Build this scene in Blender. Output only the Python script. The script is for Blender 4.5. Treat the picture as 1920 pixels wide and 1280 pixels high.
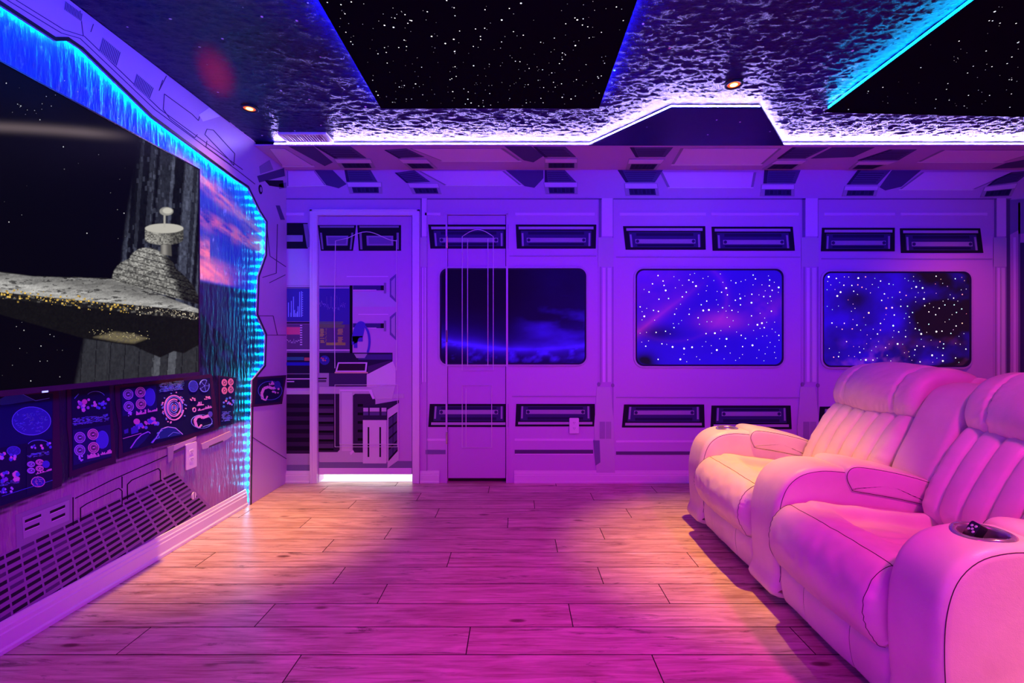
import bpy, bmesh, math, random
import numpy as np
from mathutils import Vector
random.seed(7)
R = math.radians
SC = bpy.context.scene
COL = SC.collection
for o in list(bpy.data.objects):
    bpy.data.objects.remove(o)

# ------------------------------------------------------------------ camera
# level camera 1.08 m up, looking straight at the far wall 3.6 m away
F, CU, CV, EYE = 880.0, 968.0, 641.0, 1.08      # focal length / principal point in px of the 1920x1280 frame
DB = 3.6                                        # far wall distance
cam_d = bpy.data.cameras.new('camera')
cam_d.sensor_width = 36.0
cam_d.lens = F / 1920 * 36
cam_d.shift_x = -(CU - 960) / 1920
cam_d.shift_y = (CV - 640) / 1920
cam_d.clip_start = 0.02
cam = bpy.data.objects.new('camera', cam_d)
cam.location = (0, 0, EYE)
cam.rotation_euler = (R(90), 0, 0)
COL.objects.link(cam)
SC.camera = cam

# ------------------------------------------------------------------ exposure, world, lamps
SC.view_settings.view_transform = 'Standard'
SC.view_settings.look = 'None'
SC.view_settings.gamma = 1.0
SC.view_settings.use_curve_mapping = False
SC.view_settings.exposure = 0.0
SC.cycles.use_denoising = True
SC.cycles.sample_clamp_indirect = 6.0
SC.cycles.max_bounces = 8
SC.cycles.caustics_reflective = False
SC.cycles.caustics_refractive = False
W = bpy.data.worlds.new('world')
SC.world = W
W.use_nodes = True
W.node_tree.nodes['Background'].inputs[0].default_value = (0.02, 0.0, 0.05, 1)
W.node_tree.nodes['Background'].inputs[1].default_value = 0.2

def lamp(name, kind, loc, target, color, power, size=0.5, size_y=None, spread=None, spot=None, blend=1.0):
    d = bpy.data.lights.new(name, kind)
    d.color = color
    d.energy = power
    if kind == 'AREA':
        d.shape = 'RECTANGLE'
        d.size = size
        d.size_y = size_y or size
        if spread: d.spread = R(spread)
    elif kind == 'SPOT':
        d.shadow_soft_size = size
        d.spot_size = R(spot)
        d.spot_blend = blend
    else:
        d.shadow_soft_size = size
    o = bpy.data.objects.new(name, d)
    o.location = loc
    v = Vector(target) - Vector(loc)
    o.rotation_euler = v.to_track_quat('-Z', 'Y').to_euler()
    COL.objects.link(o)
    return o

# magenta key over the seats; the rest are unseen fill lamps added for colour
lamp('magenta_ceiling_lamp', 'AREA', (1.66, 0.42, 2.36), (1.0, 1.6, 0.0), (1.0, 0.006, 0.55), 21, 0.20, 0.20, spread=118)
lamp('magenta_middle_fill', 'AREA', (-0.25, 0.85, 2.36), (-0.3, 2.1, 0.0), (1.0, 0.003, 0.55), 12, 0.30, 0.30, spread=110)
lamp('violet_rear_fill', 'AREA', (0.4, -1.3, 1.2), (0.6, 3.6, 1.1), (0.10, 0.0, 1.0), 18, 2.8, 1.2)
lamp('blue_ceiling_fill', 'AREA', (0.75, 0.7, 2.30), (0.75, 3.6, 1.65), (0.02, 0.0, 1.0), 30, 4.8, 0.15, spread=66)
lamp('blue_side_fill', 'AREA', (1.5, 1.1, 2.30), (-1.8, 2.0, 1.5), (0.05, 0.0, 1.0), 22, 0.15, 0.8, spread=66)
lamp('violet_left_fill', 'AREA', (-1.2, -0.2, 0.9), (1.1, 1.9, 0.3), (0.12, 0.0, 1.0), 9, 0.7, 0.5, spread=100)
lamp('magenta_floor_fill', 'AREA', (0.6, -0.9, 0.35), (0.9, 3.6, 0.3), (1.0, 0.0, 0.45), 7, 1.6, 0.3)

# ------------------------------------------------------------------ materials
def mat(name, color=(0.8, 0.8, 0.8), rough=0.5, spec=0.5, metal=0.0, emit=None, estr=0.0, attr=False, attr_emit=0.0, bump=None):
    m = bpy.data.materials.new(name)
    m.use_nodes = True
    nt = m.node_tree
    b = nt.nodes['Principled BSDF']
    b.inputs['Base Color'].default_value = (*color, 1)
    b.inputs['Roughness'].default_value = rough
    b.inputs['Specular IOR Level'].default_value = spec
    b.inputs['Metallic'].default_value = metal
    if emit:
        b.inputs['Emission Color'].default_value = (*emit, 1)
        b.inputs['Emission Strength'].default_value = estr
    if attr:
        a = nt.nodes.new('ShaderNodeAttribute')
        a.attribute_name = 'Col'
        nt.links.new(a.outputs['Color'], b.inputs['Base Color'])
        if attr_emit:
            b.inputs['Base Color'].default_value = (0.002, 0.002, 0.002, 1)
            nt.links.remove(b.inputs['Base Color'].links[0])
            nt.links.new(a.outputs['Color'], b.inputs['Emission Color'])
            b.inputs['Emission Strength'].default_value = attr_emit
    if bump:
        sc, strength, dist, stretch = bump
        g = nt.nodes.new('ShaderNodeNewGeometry')
        mp = nt.nodes.new('ShaderNodeMapping')
        mp.inputs['Scale'].default_value = stretch
        nz = nt.nodes.new('ShaderNodeTexNoise')
        nz.inputs['Scale'].default_value = sc
        nz.inputs['Detail'].default_value = 4
        bp = nt.nodes.new('ShaderNodeBump')
        bp.inputs['Strength'].default_value = strength
        bp.inputs['Distance'].default_value = dist
        nt.links.new(g.outputs['Position'], mp.inputs['Vector'])
        nt.links.new(mp.outputs['Vector'], nz.inputs['Vector'])
        nt.links.new(nz.outputs['Fac'], bp.inputs['Height'])
        nt.links.new(bp.outputs['Normal'], b.inputs['Normal'])
    return m

M = {}
M['print'] = mat('printed_panel', attr=True, rough=0.6, spec=0.1)
M['mural'] = mat('printed_wallpaper', attr=True, rough=0.33, spec=0.3, bump=(34, 0.9, 0.012, (1, 1.0, 0.22)))
M['wall'] = mat('pale_panel_wall', (0.60, 0.40, 0.64), 0.6, 0.1, bump=(300, 0.05, 0.002, (1, 1, 1)))
M['side_wall'] = mat('plain_side_wall', (0.5, 0.5, 0.52), 0.7, 0.2)
M['trim'] = mat('white_gloss_trim', (0.78, 0.76, 0.76), 0.3, 0.5)
M['frame'] = mat('satin_frame_panel', (0.56, 0.38, 0.62), 0.4, 0.5)
M['black'] = mat('black_plastic', (0.012, 0.012, 0.014), 0.35, 0.4)
M['bezel'] = mat('glossy_dark_bezel', (0.03, 0.02, 0.03), 0.22, 0.6)
M['felt'] = mat('black_star_cloth', (0.003, 0.003, 0.004), 0.9, 0.05)
M['seam'] = mat('dark_seam_thread', (0.05, 0.03, 0.03), 0.7, 0.2)
M['chrome'] = mat('brushed_cup_rim', (0.45, 0.42, 0.45), 0.25, 0.5, metal=0.7)
M['gap'] = mat('dark_underlay', (0.07, 0.045, 0.04), 0.9, 0.1)
M['white_led'] = mat('white_led', (0.8, 0.8, 0.8), emit=(0.44, 0.33, 1.0), estr=100)
M['blue_led'] = mat('blue_led', (0.1, 0.2, 0.8), emit=(0.0, 0.07, 1.0), estr=210)
M['cyan_led'] = mat('cyan_led', (0.1, 0.6, 0.8), emit=(0.0, 0.42, 1.0), estr=36)
M['cyan_chip'] = mat('cyan_led_chip', (0.1, 0.6, 0.8), emit=(0.0, 0.55, 1.0), estr=190)
M['bulb'] = mat('warm_bulb', (0.9, 0.6, 0.2), emit=(1.0, 0.50, 0.10), estr=9)
M['reflector'] = mat('glowing_reflector', (0.5, 0.2, 0.05), emit=(1.0, 0.10, 0.0), estr=1.1)  # bulb light on the reflector, put in as its own orange glow
M['star'] = mat('fibre_star', attr=True, attr_emit=2.2)
M['screen'] = mat('television_picture', attr=True, attr_emit=1.0, rough=0.3, spec=0.02)
M['backlit'] = mat('backlit_star_print', attr=True, attr_emit=1.0, rough=0.3, spec=0.3)
M['plate'] = mat('white_outlet_plate', (0.8, 0.78, 0.76), 0.35, 0.5)

def leather():
    m = bpy.data.materials.new('cream_leather')
    m.use_nodes = True
    nt = m.node_tree
    b = nt.nodes['Principled BSDF']
    b.inputs['Roughness'].default_value = 0.42
    b.inputs['Specular IOR Level'].default_value = 0.45
    tc = nt.nodes.new('ShaderNodeNewGeometry')
    n1 = nt.nodes.new('ShaderNodeTexNoise'); n1.inputs['Scale'].default_value = 6; n1.inputs['Detail'].default_value = 5
    cr = nt.nodes.new('ShaderNodeValToRGB')
    cr.color_ramp.elements[0].position = 0.3; cr.color_ramp.elements[0].color = (0.66, 0.54, 0.50, 1)
    cr.color_ramp.elements[1].position = 0.75; cr.color_ramp.elements[1].color = (0.78, 0.66, 0.60, 1)
    n2 = nt.nodes.new('ShaderNodeTexVoronoi'); n2.inputs['Scale'].default_value = 330
    n3 = nt.nodes.new('ShaderNodeTexNoise'); n3.inputs['Scale'].default_value = 22; n3.inputs['Detail'].default_value = 3
    b1 = nt.nodes.new('ShaderNodeBump'); b1.inputs['Strength'].default_value = 0.10; b1.inputs['Distance'].default_value = 0.002
    b2 = nt.nodes.new('ShaderNodeBump'); b2.inputs['Strength'].default_value = 0.25; b2.inputs['Distance'].default_value = 0.006
    L = nt.links.new
    L(tc.outputs['Position'], n1.inputs['Vector']); L(n1.outputs['Fac'], cr.inputs['Fac']); L(cr.outputs['Color'], b.inputs['Base Color'])
    L(tc.outputs['Position'], n2.inputs['Vector']); L(tc.outputs['Position'], n3.inputs['Vector'])
    L(n3.outputs['Fac'], b2.inputs['Height']); L(n2.outputs['Distance'], b1.inputs['Height'])
    L(b2.outputs['Normal'], b1.inputs['Normal']); L(b1.outputs['Normal'], b.inputs['Normal'])
    return m
M['leather'] = leather()

def wood():
    m = bpy.data.materials.new('rustic_laminate_plank')
    m.use_nodes = True
    nt = m.node_tree; L = nt.links.new
    b = nt.nodes['Principled BSDF']
    b.inputs['Roughness'].default_value = 0.36
    b.inputs['Specular IOR Level'].default_value = 0.4
    g = nt.nodes.new('ShaderNodeNewGeometry')
    oi = nt.nodes.new('ShaderNodeObjectInfo')
    cb = nt.nodes.new('ShaderNodeCombineXYZ')
    mul = nt.nodes.new('ShaderNodeMath'); mul.operation = 'MULTIPLY'; mul.inputs[1].default_value = 37.0
    L(oi.outputs['Random'], mul.inputs[0]); L(mul.outputs[0], cb.inputs['X']); L(mul.outputs[0], cb.inputs['Y'])
    ad = nt.nodes.new('ShaderNodeVectorMath'); ad.operation = 'ADD'
    L(g.outputs['Position'], ad.inputs[0]); L(cb.outputs[0], ad.inputs[1])
    def noise(scale, stretch, detail=5, rough=0.6, dist=0.0):
        mp = nt.nodes.new('ShaderNodeMapping'); mp.inputs['Scale'].default_value = stretch
        nz = nt.nodes.new('ShaderNodeTexNoise'); nz.inputs['Scale'].default_value = scale
        nz.inputs['Detail'].default_value = detail; nz.inputs['Roughness'].default_value = rough
        nz.inputs['Distortion'].default_value = dist
        L(ad.outputs[0], mp.inputs['Vector']); L(mp.outputs[0], nz.inputs['Vector'])
        return nz
    fine = noise(8, (0.45, 6.5, 1), 6, 0.62, 0.9)
    broad = noise(2.6, (0.8, 3.2, 1), 5, 0.6, 1.4)
    streak = noise(3.4, (0.6, 5.0, 1), 6, 0.72, 1.8)
    r1 = nt.nodes.new('ShaderNodeValToRGB')
    r1.color_ramp.elements[0].position = 0.30; r1.color_ramp.elements[0].color = (0.52, 0.37, 0.32, 1)
    r1.color_ramp.elements[1].position = 0.68; r1.color_ramp.elements[1].color = (0.80, 0.62, 0.56, 1)
    L(broad.outputs['Fac'], r1.inputs['Fac'])
    r2 = nt.nodes.new('ShaderNodeValToRGB')
    r2.color_ramp.elements[0].position = 0.34; r2.color_ramp.elements[0].color = (0.60, 0.50, 0.46, 1)
    r2.color_ramp.elements[1].position = 0.60; r2.color_ramp.elements[1].color = (1, 1, 1, 1)
    L(fine.outputs['Fac'], r2.inputs['Fac'])
    r3 = nt.nodes.new('ShaderNodeValToRGB')
    r3.color_ramp.elements[0].position = 0.31; r3.color_ramp.elements[0].color = (0.20, 0.14, 0.12, 1)
    r3.color_ramp.elements[1].position = 0.43; r3.color_ramp.elements[1].color = (1, 1, 1, 1)
    L(streak.outputs['Fac'], r3.inputs['Fac'])
    # knots: rings round scattered cell centres
    mpv = nt.nodes.new('ShaderNodeMapping'); mpv.inputs['Scale'].default_value = (2.0, 5.6, 1)
    vo = nt.nodes.new('ShaderNodeTexVoronoi'); vo.inputs['Scale'].default_value = 1.0
    L(ad.outputs[0], mpv.inputs['Vector']); L(mpv.outputs[0], vo.inputs['Vector'])
    r4 = nt.nodes.new('ShaderNodeValToRGB')
    e = r4.color_ramp.elements
    e[0].position = 0.0; e[0].color = (0.12, 0.07, 0.06, 1)
    e[1].position = 0.055; e[1].color = (0.4, 0.3, 0.27, 1)
    n = e.new(0.085); n.color = (1, 1, 1, 1)
    L(vo.outputs['Distance'], r4.inputs['Fac'])
    def mulc(a, c):
        x = nt.nodes.new('ShaderNodeMix'); x.data_type = 'RGBA'; x.blend_type = 'MULTIPLY'; x.inputs[0].default_value = 1.0
        L(a, x.inputs[6]); L(c, x.inputs[7]); return x.outputs[2]
    c = mulc(mulc(mulc(r1.outputs[0], r2.outputs[0]), r3.outputs[0]), r4.outputs[0])
    L(c, b.inputs['Base Color'])
    bp = nt.nodes.new('ShaderNodeBump'); bp.inputs['Strength'].default_value = 0.15; bp.inputs['Distance'].default_value = 0.002
    L(fine.outputs['Fac'], bp.inputs['Height']); L(bp.outputs[0], b.inputs['Normal'])
    return m
M['wood'] = wood()

def ceiling_paper():
    m = bpy.data.materials.new('night_sky_wallpaper')
    m.use_nodes = True
    nt = m.node_tree; L = nt.links.new
    b = nt.nodes['Principled BSDF']
    b.inputs['Roughness'].default_value = 0.26
    b.inputs['Specular IOR Level'].default_value = 0.45
    g = nt.nodes.new('ShaderNodeNewGeometry')
    nb = nt.nodes.new('ShaderNodeTexNoise'); nb.inputs['Scale'].default_value = 1.6; nb.inputs['Detail'].default_value = 5
    L(g.outputs['Position'], nb.inputs['Vector'])
    r = nt.nodes.new('ShaderNodeValToRGB')
    r.color_ramp.elements[0].position = 0.35; r.color_ramp.elements[0].color = (0.002, 0.001, 0.03, 1)
    r.color_ramp.elements[1].position = 0.72; r.color_ramp.elements[1].color = (0.004, 0.003, 0.11, 1)
    L(nb.outputs['Fac'], r.inputs['Fac'])
    # printed stars
    vo = nt.nodes.new('ShaderNodeTexVoronoi'); vo.inputs['Scale'].default_value = 11
    L(g.outputs['Position'], vo.inputs['Vector'])
    s = nt.nodes.new('ShaderNodeMapRange'); s.inputs[1].default_value = 0.075; s.inputs[2].default_value = 0.05
    L(vo.outputs['Distance'], s.inputs[0])
    mx = nt.nodes.new('ShaderNodeMix'); mx.data_type = 'RGBA'
    L(s.outputs[0], mx.inputs[0]); L(r.outputs[0], mx.inputs[6]); mx.inputs[7].default_value = (1.0, 0.8, 1.0, 1)
    # soft red smear in the base colour, at the left of the ceiling
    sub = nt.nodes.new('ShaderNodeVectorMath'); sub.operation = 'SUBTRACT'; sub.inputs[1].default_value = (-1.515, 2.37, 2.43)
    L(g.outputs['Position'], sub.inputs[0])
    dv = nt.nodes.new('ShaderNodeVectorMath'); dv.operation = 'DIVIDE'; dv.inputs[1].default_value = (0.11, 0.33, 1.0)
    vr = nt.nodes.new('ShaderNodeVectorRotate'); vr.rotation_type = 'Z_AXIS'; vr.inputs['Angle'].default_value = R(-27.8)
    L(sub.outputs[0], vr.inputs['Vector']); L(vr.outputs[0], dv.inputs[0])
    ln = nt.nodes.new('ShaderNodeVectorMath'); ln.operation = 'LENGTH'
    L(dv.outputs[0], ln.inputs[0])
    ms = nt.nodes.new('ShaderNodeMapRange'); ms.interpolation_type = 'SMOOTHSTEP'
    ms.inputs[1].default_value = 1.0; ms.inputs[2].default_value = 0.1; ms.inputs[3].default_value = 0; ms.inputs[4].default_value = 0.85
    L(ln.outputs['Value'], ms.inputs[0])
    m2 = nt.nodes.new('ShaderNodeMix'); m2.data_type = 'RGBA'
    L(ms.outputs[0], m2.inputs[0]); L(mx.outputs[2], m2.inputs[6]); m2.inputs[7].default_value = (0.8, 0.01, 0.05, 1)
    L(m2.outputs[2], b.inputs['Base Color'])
    mp = nt.nodes.new('ShaderNodeMapping'); mp.inputs['Scale'].default_value = (1.0, 1.9, 1)
    n1 = nt.nodes.new('ShaderNodeTexNoise'); n1.inputs['Scale'].default_value = 80; n1.inputs['Detail'].default_value = 5; n1.inputs['Roughness'].default_value = 0.6; n1.inputs['Distortion'].default_value = 0.9
    L(g.outputs['Position'], mp.inputs['Vector']); L(mp.outputs[0], n1.inputs['Vector'])
    bp = nt.nodes.new('ShaderNodeBump'); bp.inputs['Strength'].default_value = 0.6; bp.inputs['Distance'].default_value = 0.006
    L(n1.outputs['Fac'], bp.inputs['Height']); L(bp.outputs[0], b.inputs['Normal'])
    return m
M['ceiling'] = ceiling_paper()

# ------------------------------------------------------------------ helpers
def tag(o, label=None, cat=None, group=None, kind=None):
    if label: o['label'] = label
    if cat: o['category'] = cat
    if group: o['group'] = group
    if kind: o['kind'] = kind
    return o

def empty(name, loc=(0, 0, 0), label=None, cat=None, group=None):
    o = bpy.data.objects.new(name, None)
    o.location = loc
    o.empty_display_size = 0.05
    COL.objects.link(o)
    return tag(o, label, cat, group)

def link(name, me, material, parent=None, smooth=False):
    o = bpy.data.objects.new(name, me)
    if material is not None and not me.materials: me.materials.append(material)
    if smooth:
        me.polygons.foreach_set('use_smooth', [True] * len(me.polygons))
    COL.objects.link(o)
    if parent is not None:
        o.parent = parent
        p = Vector((0, 0, 0)); q = parent
        while q is not None:
            p += q.location; q = q.parent
        o.location = -p                       # meshes are written in room coordinates
    return o

class MB:
    """collects geometry in room coordinates, with one colour per face corner"""
    def __init__(s):
        s.v, s.f, s.c = [], [], []
    def face_set(s, verts, faces, col=(0.5, 0.5, 0.5)):
        n = len(s.v)
        s.v += [tuple(p) for p in verts]
        for f in faces:
            s.f.append([n + i for i in f]); s.c.append(col)
        return s
    def box(s, x0, x1, y0, y1, z0, z1, col=(0.5, 0.5, 0.5)):
        if x0 > x1: x0, x1 = x1, x0
        if y0 > y1: y0, y1 = y1, y0
        if z0 > z1: z0, z1 = z1, z0
        vs = [(x0, y0, z0), (x1, y0, z0), (x1, y1, z0), (x0, y1, z0), (x0, y0, z1), (x1, y0, z1), (x1, y1, z1), (x0, y1, z1)]
        return s.face_set(vs, [(0, 3, 2, 1), (4, 5, 6, 7), (0, 1, 5, 4), (1, 2, 6, 5), (2, 3, 7, 6), (3, 0, 4, 7)], col)
    def prism(s, poly, fn, h0, h1, col=(0.5, 0.5, 0.5)):
        """flat polygon (a,b) standing between heights h0 and h1 of a plane; fn(a,b,h) -> room point"""
        n = len(poly)
        lo = [fn(a, b, h0) for a, b in poly]; hi = [fn(a, b, h1) for a, b in poly]
        fs = [list(range(n, 2 * n)), list(range(n))[::-1]]
        for i in range(n):
            j = (i + 1) % n
            fs.append([i, j, n + j, n + i])
        return s.face_set(lo + hi, fs, col)
    def ring(s, outer, inner, fn, h0, h1, col=(0.5, 0.5, 0.5), hin=None):
        n = len(outer)
        hin = h1 if hin is None else hin
        vs = [fn(a, b, h0) for a, b in outer] + [fn(a, b, h1) for a, b in outer] + [fn(a, b, hin) for a, b in inner] + [fn(a, b, h0) for a, b in inner]
        fs = []
        for i in range(n):
            j = (i + 1) % n
            fs += [[i, j, n + j, n + i], [n + i, n + j, 2 * n + j, 2 * n + i], [2 * n + i, 2 * n + j, 3 * n + j, 3 * n + i]]
        return s.face_set(vs, fs, col)
    def tube(s, pts, r, seg=6, col=(0.5, 0.5, 0.5), closed=False):
        pts = [Vector(p) for p in pts]
        n = len(pts); vs = []; fs = []
        up = None
        for i, p in enumerate(pts):
            a = pts[(i - 1) % n] if (closed or i > 0) else p
            b = pts[(i + 1) % n] if (closed or i < n - 1) else p
            t = (b - a).normalized()
            if up is None:
                up = t.orthogonal().normalized()
            up = (up - t * up.dot(t))
            up = up.normalized() if up.length > 1e-6 else t.orthogonal().normalized()
            w = t.cross(up)
            for k in range(seg):
                an = 2 * math.pi * k / seg
                vs.append(p + (up * math.cos(an) + w * math.sin(an)) * r)
        m = n if closed else n - 1
        for i in range(m):
            for k in range(seg):
                i2 = (i + 1) % n; k2 = (k + 1) % seg
                fs.append([i * seg + k, i * seg + k2, i2 * seg + k2, i2 * seg + k])
        if not closed:
            fs.append(list(range(seg))[::-1]); fs.append([(n - 1) * seg + k for k in range(seg)])
        return s.face_set(vs, fs, col)
    def mesh(s, name):
        me = bpy.data.meshes.new(name)
        me.from_pydata(s.v, [], s.f)
        ca = me.color_attributes.new('Col', 'FLOAT_COLOR', 'CORNER')
        buf = []
        for f, c in zip(s.f, s.c):
            buf += [c[0], c[1], c[2], 1.0] * len(f)
        ca.data.foreach_set('color', buf)
        bm = bmesh.new(); bm.from_mesh(me)
        bmesh.ops.recalc_face_normals(bm, faces=bm.faces)
        bm.to_mesh(me); bm.free()
        return me
    def build(s, name, material, parent=None, smooth=False):
        return link(name, s.mesh(name), material, parent, smooth)

def struct(o):
    o['kind'] = 'structure'
    return o

def vnoise(x, y, seed=0):
    xi = np.floor(x).astype(np.int64); yi = np.floor(y).astype(np.int64)
    fx = x - xi; fy = y - yi
    fx = fx * fx * (3 - 2 * fx); fy = fy * fy * (3 - 2 * fy)
    def h(a, b):
        n = (a * 374761393 + b * 668265263 + seed * 1442695041) & 0x7fffffff
        n = ((n ^ (n >> 13)) * 1274126177) & 0x7fffffff
        return ((n ^ (n >> 16)) & 0xffff) / 65535.0
    return (h(xi, yi) * (1 - fx) + h(xi + 1, yi) * fx) * (1 - fy) + (h(xi, yi + 1) * (1 - fx) + h(xi + 1, yi + 1) * fx) * fy

def fbm(x, y, oct=5, seed=0):
    t = 0; a = 0.5
    for k in range(oct):
        t = t + a * vnoise(x, y, seed + k * 17); a *= 0.5; x = x * 2.03 + 5.1; y = y * 2.03 + 3.7
    return t

def picture(name, parent, material, A, B, RGB, fn):
    """a printed sheet: grid arrays A,B (ny,nx) on a plane with one colour per vertex"""
    ny, nx = A.shape
    vs = [fn(a, b) for a, b in zip(A.ravel(), B.ravel())]
    fs = [(j * nx + i, j * nx + i + 1, (j + 1) * nx + i + 1, (j + 1) * nx + i) for j in range(ny - 1) for i in range(nx - 1)]
    me = bpy.data.meshes.new(name)
    me.from_pydata(vs, [], fs)
    ca = me.color_attributes.new('Col', 'FLOAT_COLOR', 'POINT')
    buf = np.ones((ny * nx, 4)); buf[:, :3] = np.clip(RGB, 0, 4).reshape(-1, 3)
    ca.data.foreach_set('color', buf.ravel())
    return link(name, me, material, parent)

def rrect(a0, b0, a1, b1, r, n=6):
    pts = []
    for cx, cy, s in ((a1 - r, b1 - r, 0), (a0 + r, b1 - r, 90), (a0 + r, b0 + r, 180), (a1 - r, b0 + r, 270)):
        for k in range(n + 1):
            t = R(s + 90 * k / n)
            pts.append((cx + r * math.cos(t), cy + r * math.sin(t)))
    return pts

def ellipse(a, b, ra, rb, n=24):
    return [(a + ra * math.cos(2 * math.pi * k / n), b + rb * math.sin(2 * math.pi * k / n)) for k in range(n)]

# planes of the room; every plane maps (a, b, height off the plane) -> point
XL = -1.795          # left wall
XF = -1.763          # face of the raised frame on the left wall
ZC, ZS = 2.43, 2.40  # ceiling, underside of the soffit board
YS = 3.154           # front edge of the soffit board
XR, YN = 4.3, -1.8   # right wall, near wall
def on_back(a, b, h=0.0): return (a, DB - h, b)
def on_left(a, b, h=0.0): return (XL + h, a, b)
def on_frame(a, b, h=0.0): return (XF + h, a, b)
def on_ceil(a, b, h=0.0): return (a, b, ZC - h)
def on_soffit(a, b, h=0.0): return (a, b, ZS - h)
# measured positions: photograph pixel -> metres on a plane
def bk(u, v, Y=DB): return ((u - CU) * Y / F, EYE + (CV - v) * Y / F)
def lf(u, v, X=XL):
    Y = F * -X / (CU - u)
    return (Y, EYE + (CV - v) * Y / F)
def cl(u, v, Z=ZC):
    Y = F * (Z - EYE) / (CV - v)
    return ((u - CU) * Y / F, Y)
def bks(*p): return [bk(u, v) for u, v in p]
def lfs(*p, X=XL): return [lf(u, v, X) for u, v in p]
def cls(*p, Z=ZC): return [cl(u, v, Z) for u, v in p]
def rect(u0, v0, u1, v1): return [(u0, v0), (u1, v0), (u1, v1), (u0, v1)]

# ================================================================== THE ROOM
WHITE = (0.55, 0.34, 0.60); PALE = (0.80, 0.60, 0.82); MID = (0.40, 0.34, 0.44); STEEL = (0.26, 0.24, 0.32)
NAVY = (0.035, 0.03, 0.10); DARK = (0.012, 0.010, 0.02); BLK = (0.004, 0.004, 0.006); SHADE = (0.20, 0.18, 0.30)

# ---- floor: slab and single laminate planks
floor = struct(MB().box(XL - 0.1, XR + 0.1, YN - 0.1, 4.2, -0.12, -0.012).build('floor', M['gap']))
PW, PL = 0.158, 1.21
joints = {-1: 0.468, 0: -0.174, 1: 0.2155, 2: 0.635, 3: 0.39, 4: -0.334, 5: 0.2127, 6: 0.485, -2: -0.02, -3: 0.33, 7: -0.05, 8: 0.71, 9: 0.12, 10: 0.53, 11: -0.2, 12: 0.3}
def plank_mesh(w):
    g = 0.0009
    bm = bmesh.new()
    x0, x1, y0, y1 = g, w - g, 0.0011, PW - 0.0011
    e = 0.0010
    vs = [bm.verts.new(p) for p in ((x0, y0, -0.011), (x1, y0, -0.011), (x1, y1, -0.011), (x0, y1, -0.011),
                                     (x0, y0, -e), (x1, y0, -e), (x1, y1, -e), (x0, y1, -e),
                                     (x0 + e, y0 + e, 0), (x1 - e, y0 + e, 0), (x1 - e, y1 - e, 0), (x0 + e, y1 - e, 0))]
    for q in ((0, 3, 2, 1), (8, 9, 10, 11)): bm.faces.new([vs[i] for i in q])
    for b0, b1 in ((0, 4), (4, 8)):
        for i in range(4):
            j = (i + 1) % 4
            bm.faces.new([vs[b0 + i], vs[b0 + j], vs[b1 + j], vs[b1 + i]])
    for f in bm.faces: f.material_index = 0 if f.normal.z > 0.9 or all(v.co.z > -1e-6 for v in f.verts) else 1
    me = bpy.data.meshes.new('plank'); bm.to_mesh(me); bm.free()
    me.materials.append(M['wood']); me.materials.append(M['gap'])      # dark bevelled joint
    return me
plank_cache = {}
for k in range(-22, 13):
    y0 = 1.622 + PW * (k - 1) + (PW if k > -100 else 0) - 0.0
    y0 = 1.622 + PW * k
    off = joints.get(k, ((k * 0.437) % 1.0) * PL)
    x = off - PL * math.ceil((off - XL) / PL)
    while x < XR:
        a, b = max(x, XL), min(x + PL, XR)
        if b - a > 0.02:
            key = round(b - a, 3)
            if key not in plank_cache: plank_cache[key] = plank_mesh(b - a)
            o = link('plank', plank_cache[key], M['wood'], floor)
            o.location = (a, y0, 0)
        x += PL

# ---- walls and ceiling
def wall_piece(mb, u0, v0, u1, v1):
    (xa, za), (xb, zb) = bk(u0, v0), bk(u1, v1)
    mb.box(xa, xb, DB, DB + 0.10, zb, za)
D1 = (597, 405, 773, 905.01); D2 = (839, 403, 949, 905.01)
mb = MB()
X0 = XL - 0.1; X1 = XR + 0.1; ZT = 2.55
d1a, d1t = bk(D1[0], D1[1]); d1b, _ = bk(D1[2], 0); d2a, d2t = bk(D2[0], D2[1]); d2b, _ = bk(D2[2], 0)
for xa, xb, za, zb in ((X0, d1a, -0.1, ZT), (d1a, d1b, d1t, ZT), (d1b, d2a, -0.1, ZT), (d2a, d2b, d2t, ZT), (d2b, X1, -0.1, ZT)):
    mb.box(xa, xb, DB, DB + 0.10, za, zb)
wall_back = struct(mb.build('wall_back', M['wall']))
wall_left = struct(MB().box(XL - 0.1, XL, YN, DB, -0.1, ZT).build('wall_left', M['side_wall']))
wall_right = struct(MB().box(XR, XR + 0.1, YN, DB, -0.1, ZT).build('wall_right', M['side_wall']))
wall_near = struct(MB().box(X0, X1, YN - 0.1, YN, -0.1, ZT).build('wall_near', M['side_wall']))
ceiling = struct(MB().box(X0, X1, YN - 0.1, DB + 0.1, ZC + 0.008, ZC + 0.12).build('ceiling', M['side_wall']))
# the wrinkled night sky wallpaper pasted on the ceiling: real creases, finer where the camera looks
def crease(A, B):
    w1 = np.abs(fbm(A * 13 + 3, B * 22, 4, 41) - 0.47) * 2
    w2 = np.abs(fbm(A * 24, B * 42 + 2, 3, 77) - 0.44) * 2
    return 0.0060 * w1 + 0.0046 * w2 - 0.002
xs = np.concatenate([np.arange(X0, 3.7, 0.0075), np.linspace(3.7, X1, 30)])
ys_ = np.concatenate([np.linspace(YN - 0.1, 1.65, 60)[:-1], np.arange(1.65, YS + 0.06, 0.0068), [3.3, DB]])
A_, B_ = np.meshgrid(xs, ys_)
H_ = crease(A_, B_)
nx_, ny_ = len(xs), len(ys_)
co = np.empty((nx_ * ny_, 3), np.float32); co[:, 0] = A_.ravel(); co[:, 1] = B_.ravel(); co[:, 2] = ZC + 0.001 - H_.ravel() * 0.9
ii = (np.arange(ny_ - 1)[:, None] * nx_ + np.arange(nx_ - 1)[None, :]).ravel()
quads = np.stack([ii, ii + nx_, ii + nx_ + 1, ii + 1], 1).astype(np.int32)
me = bpy.data.meshes.new('ceiling_wallpaper')
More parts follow.
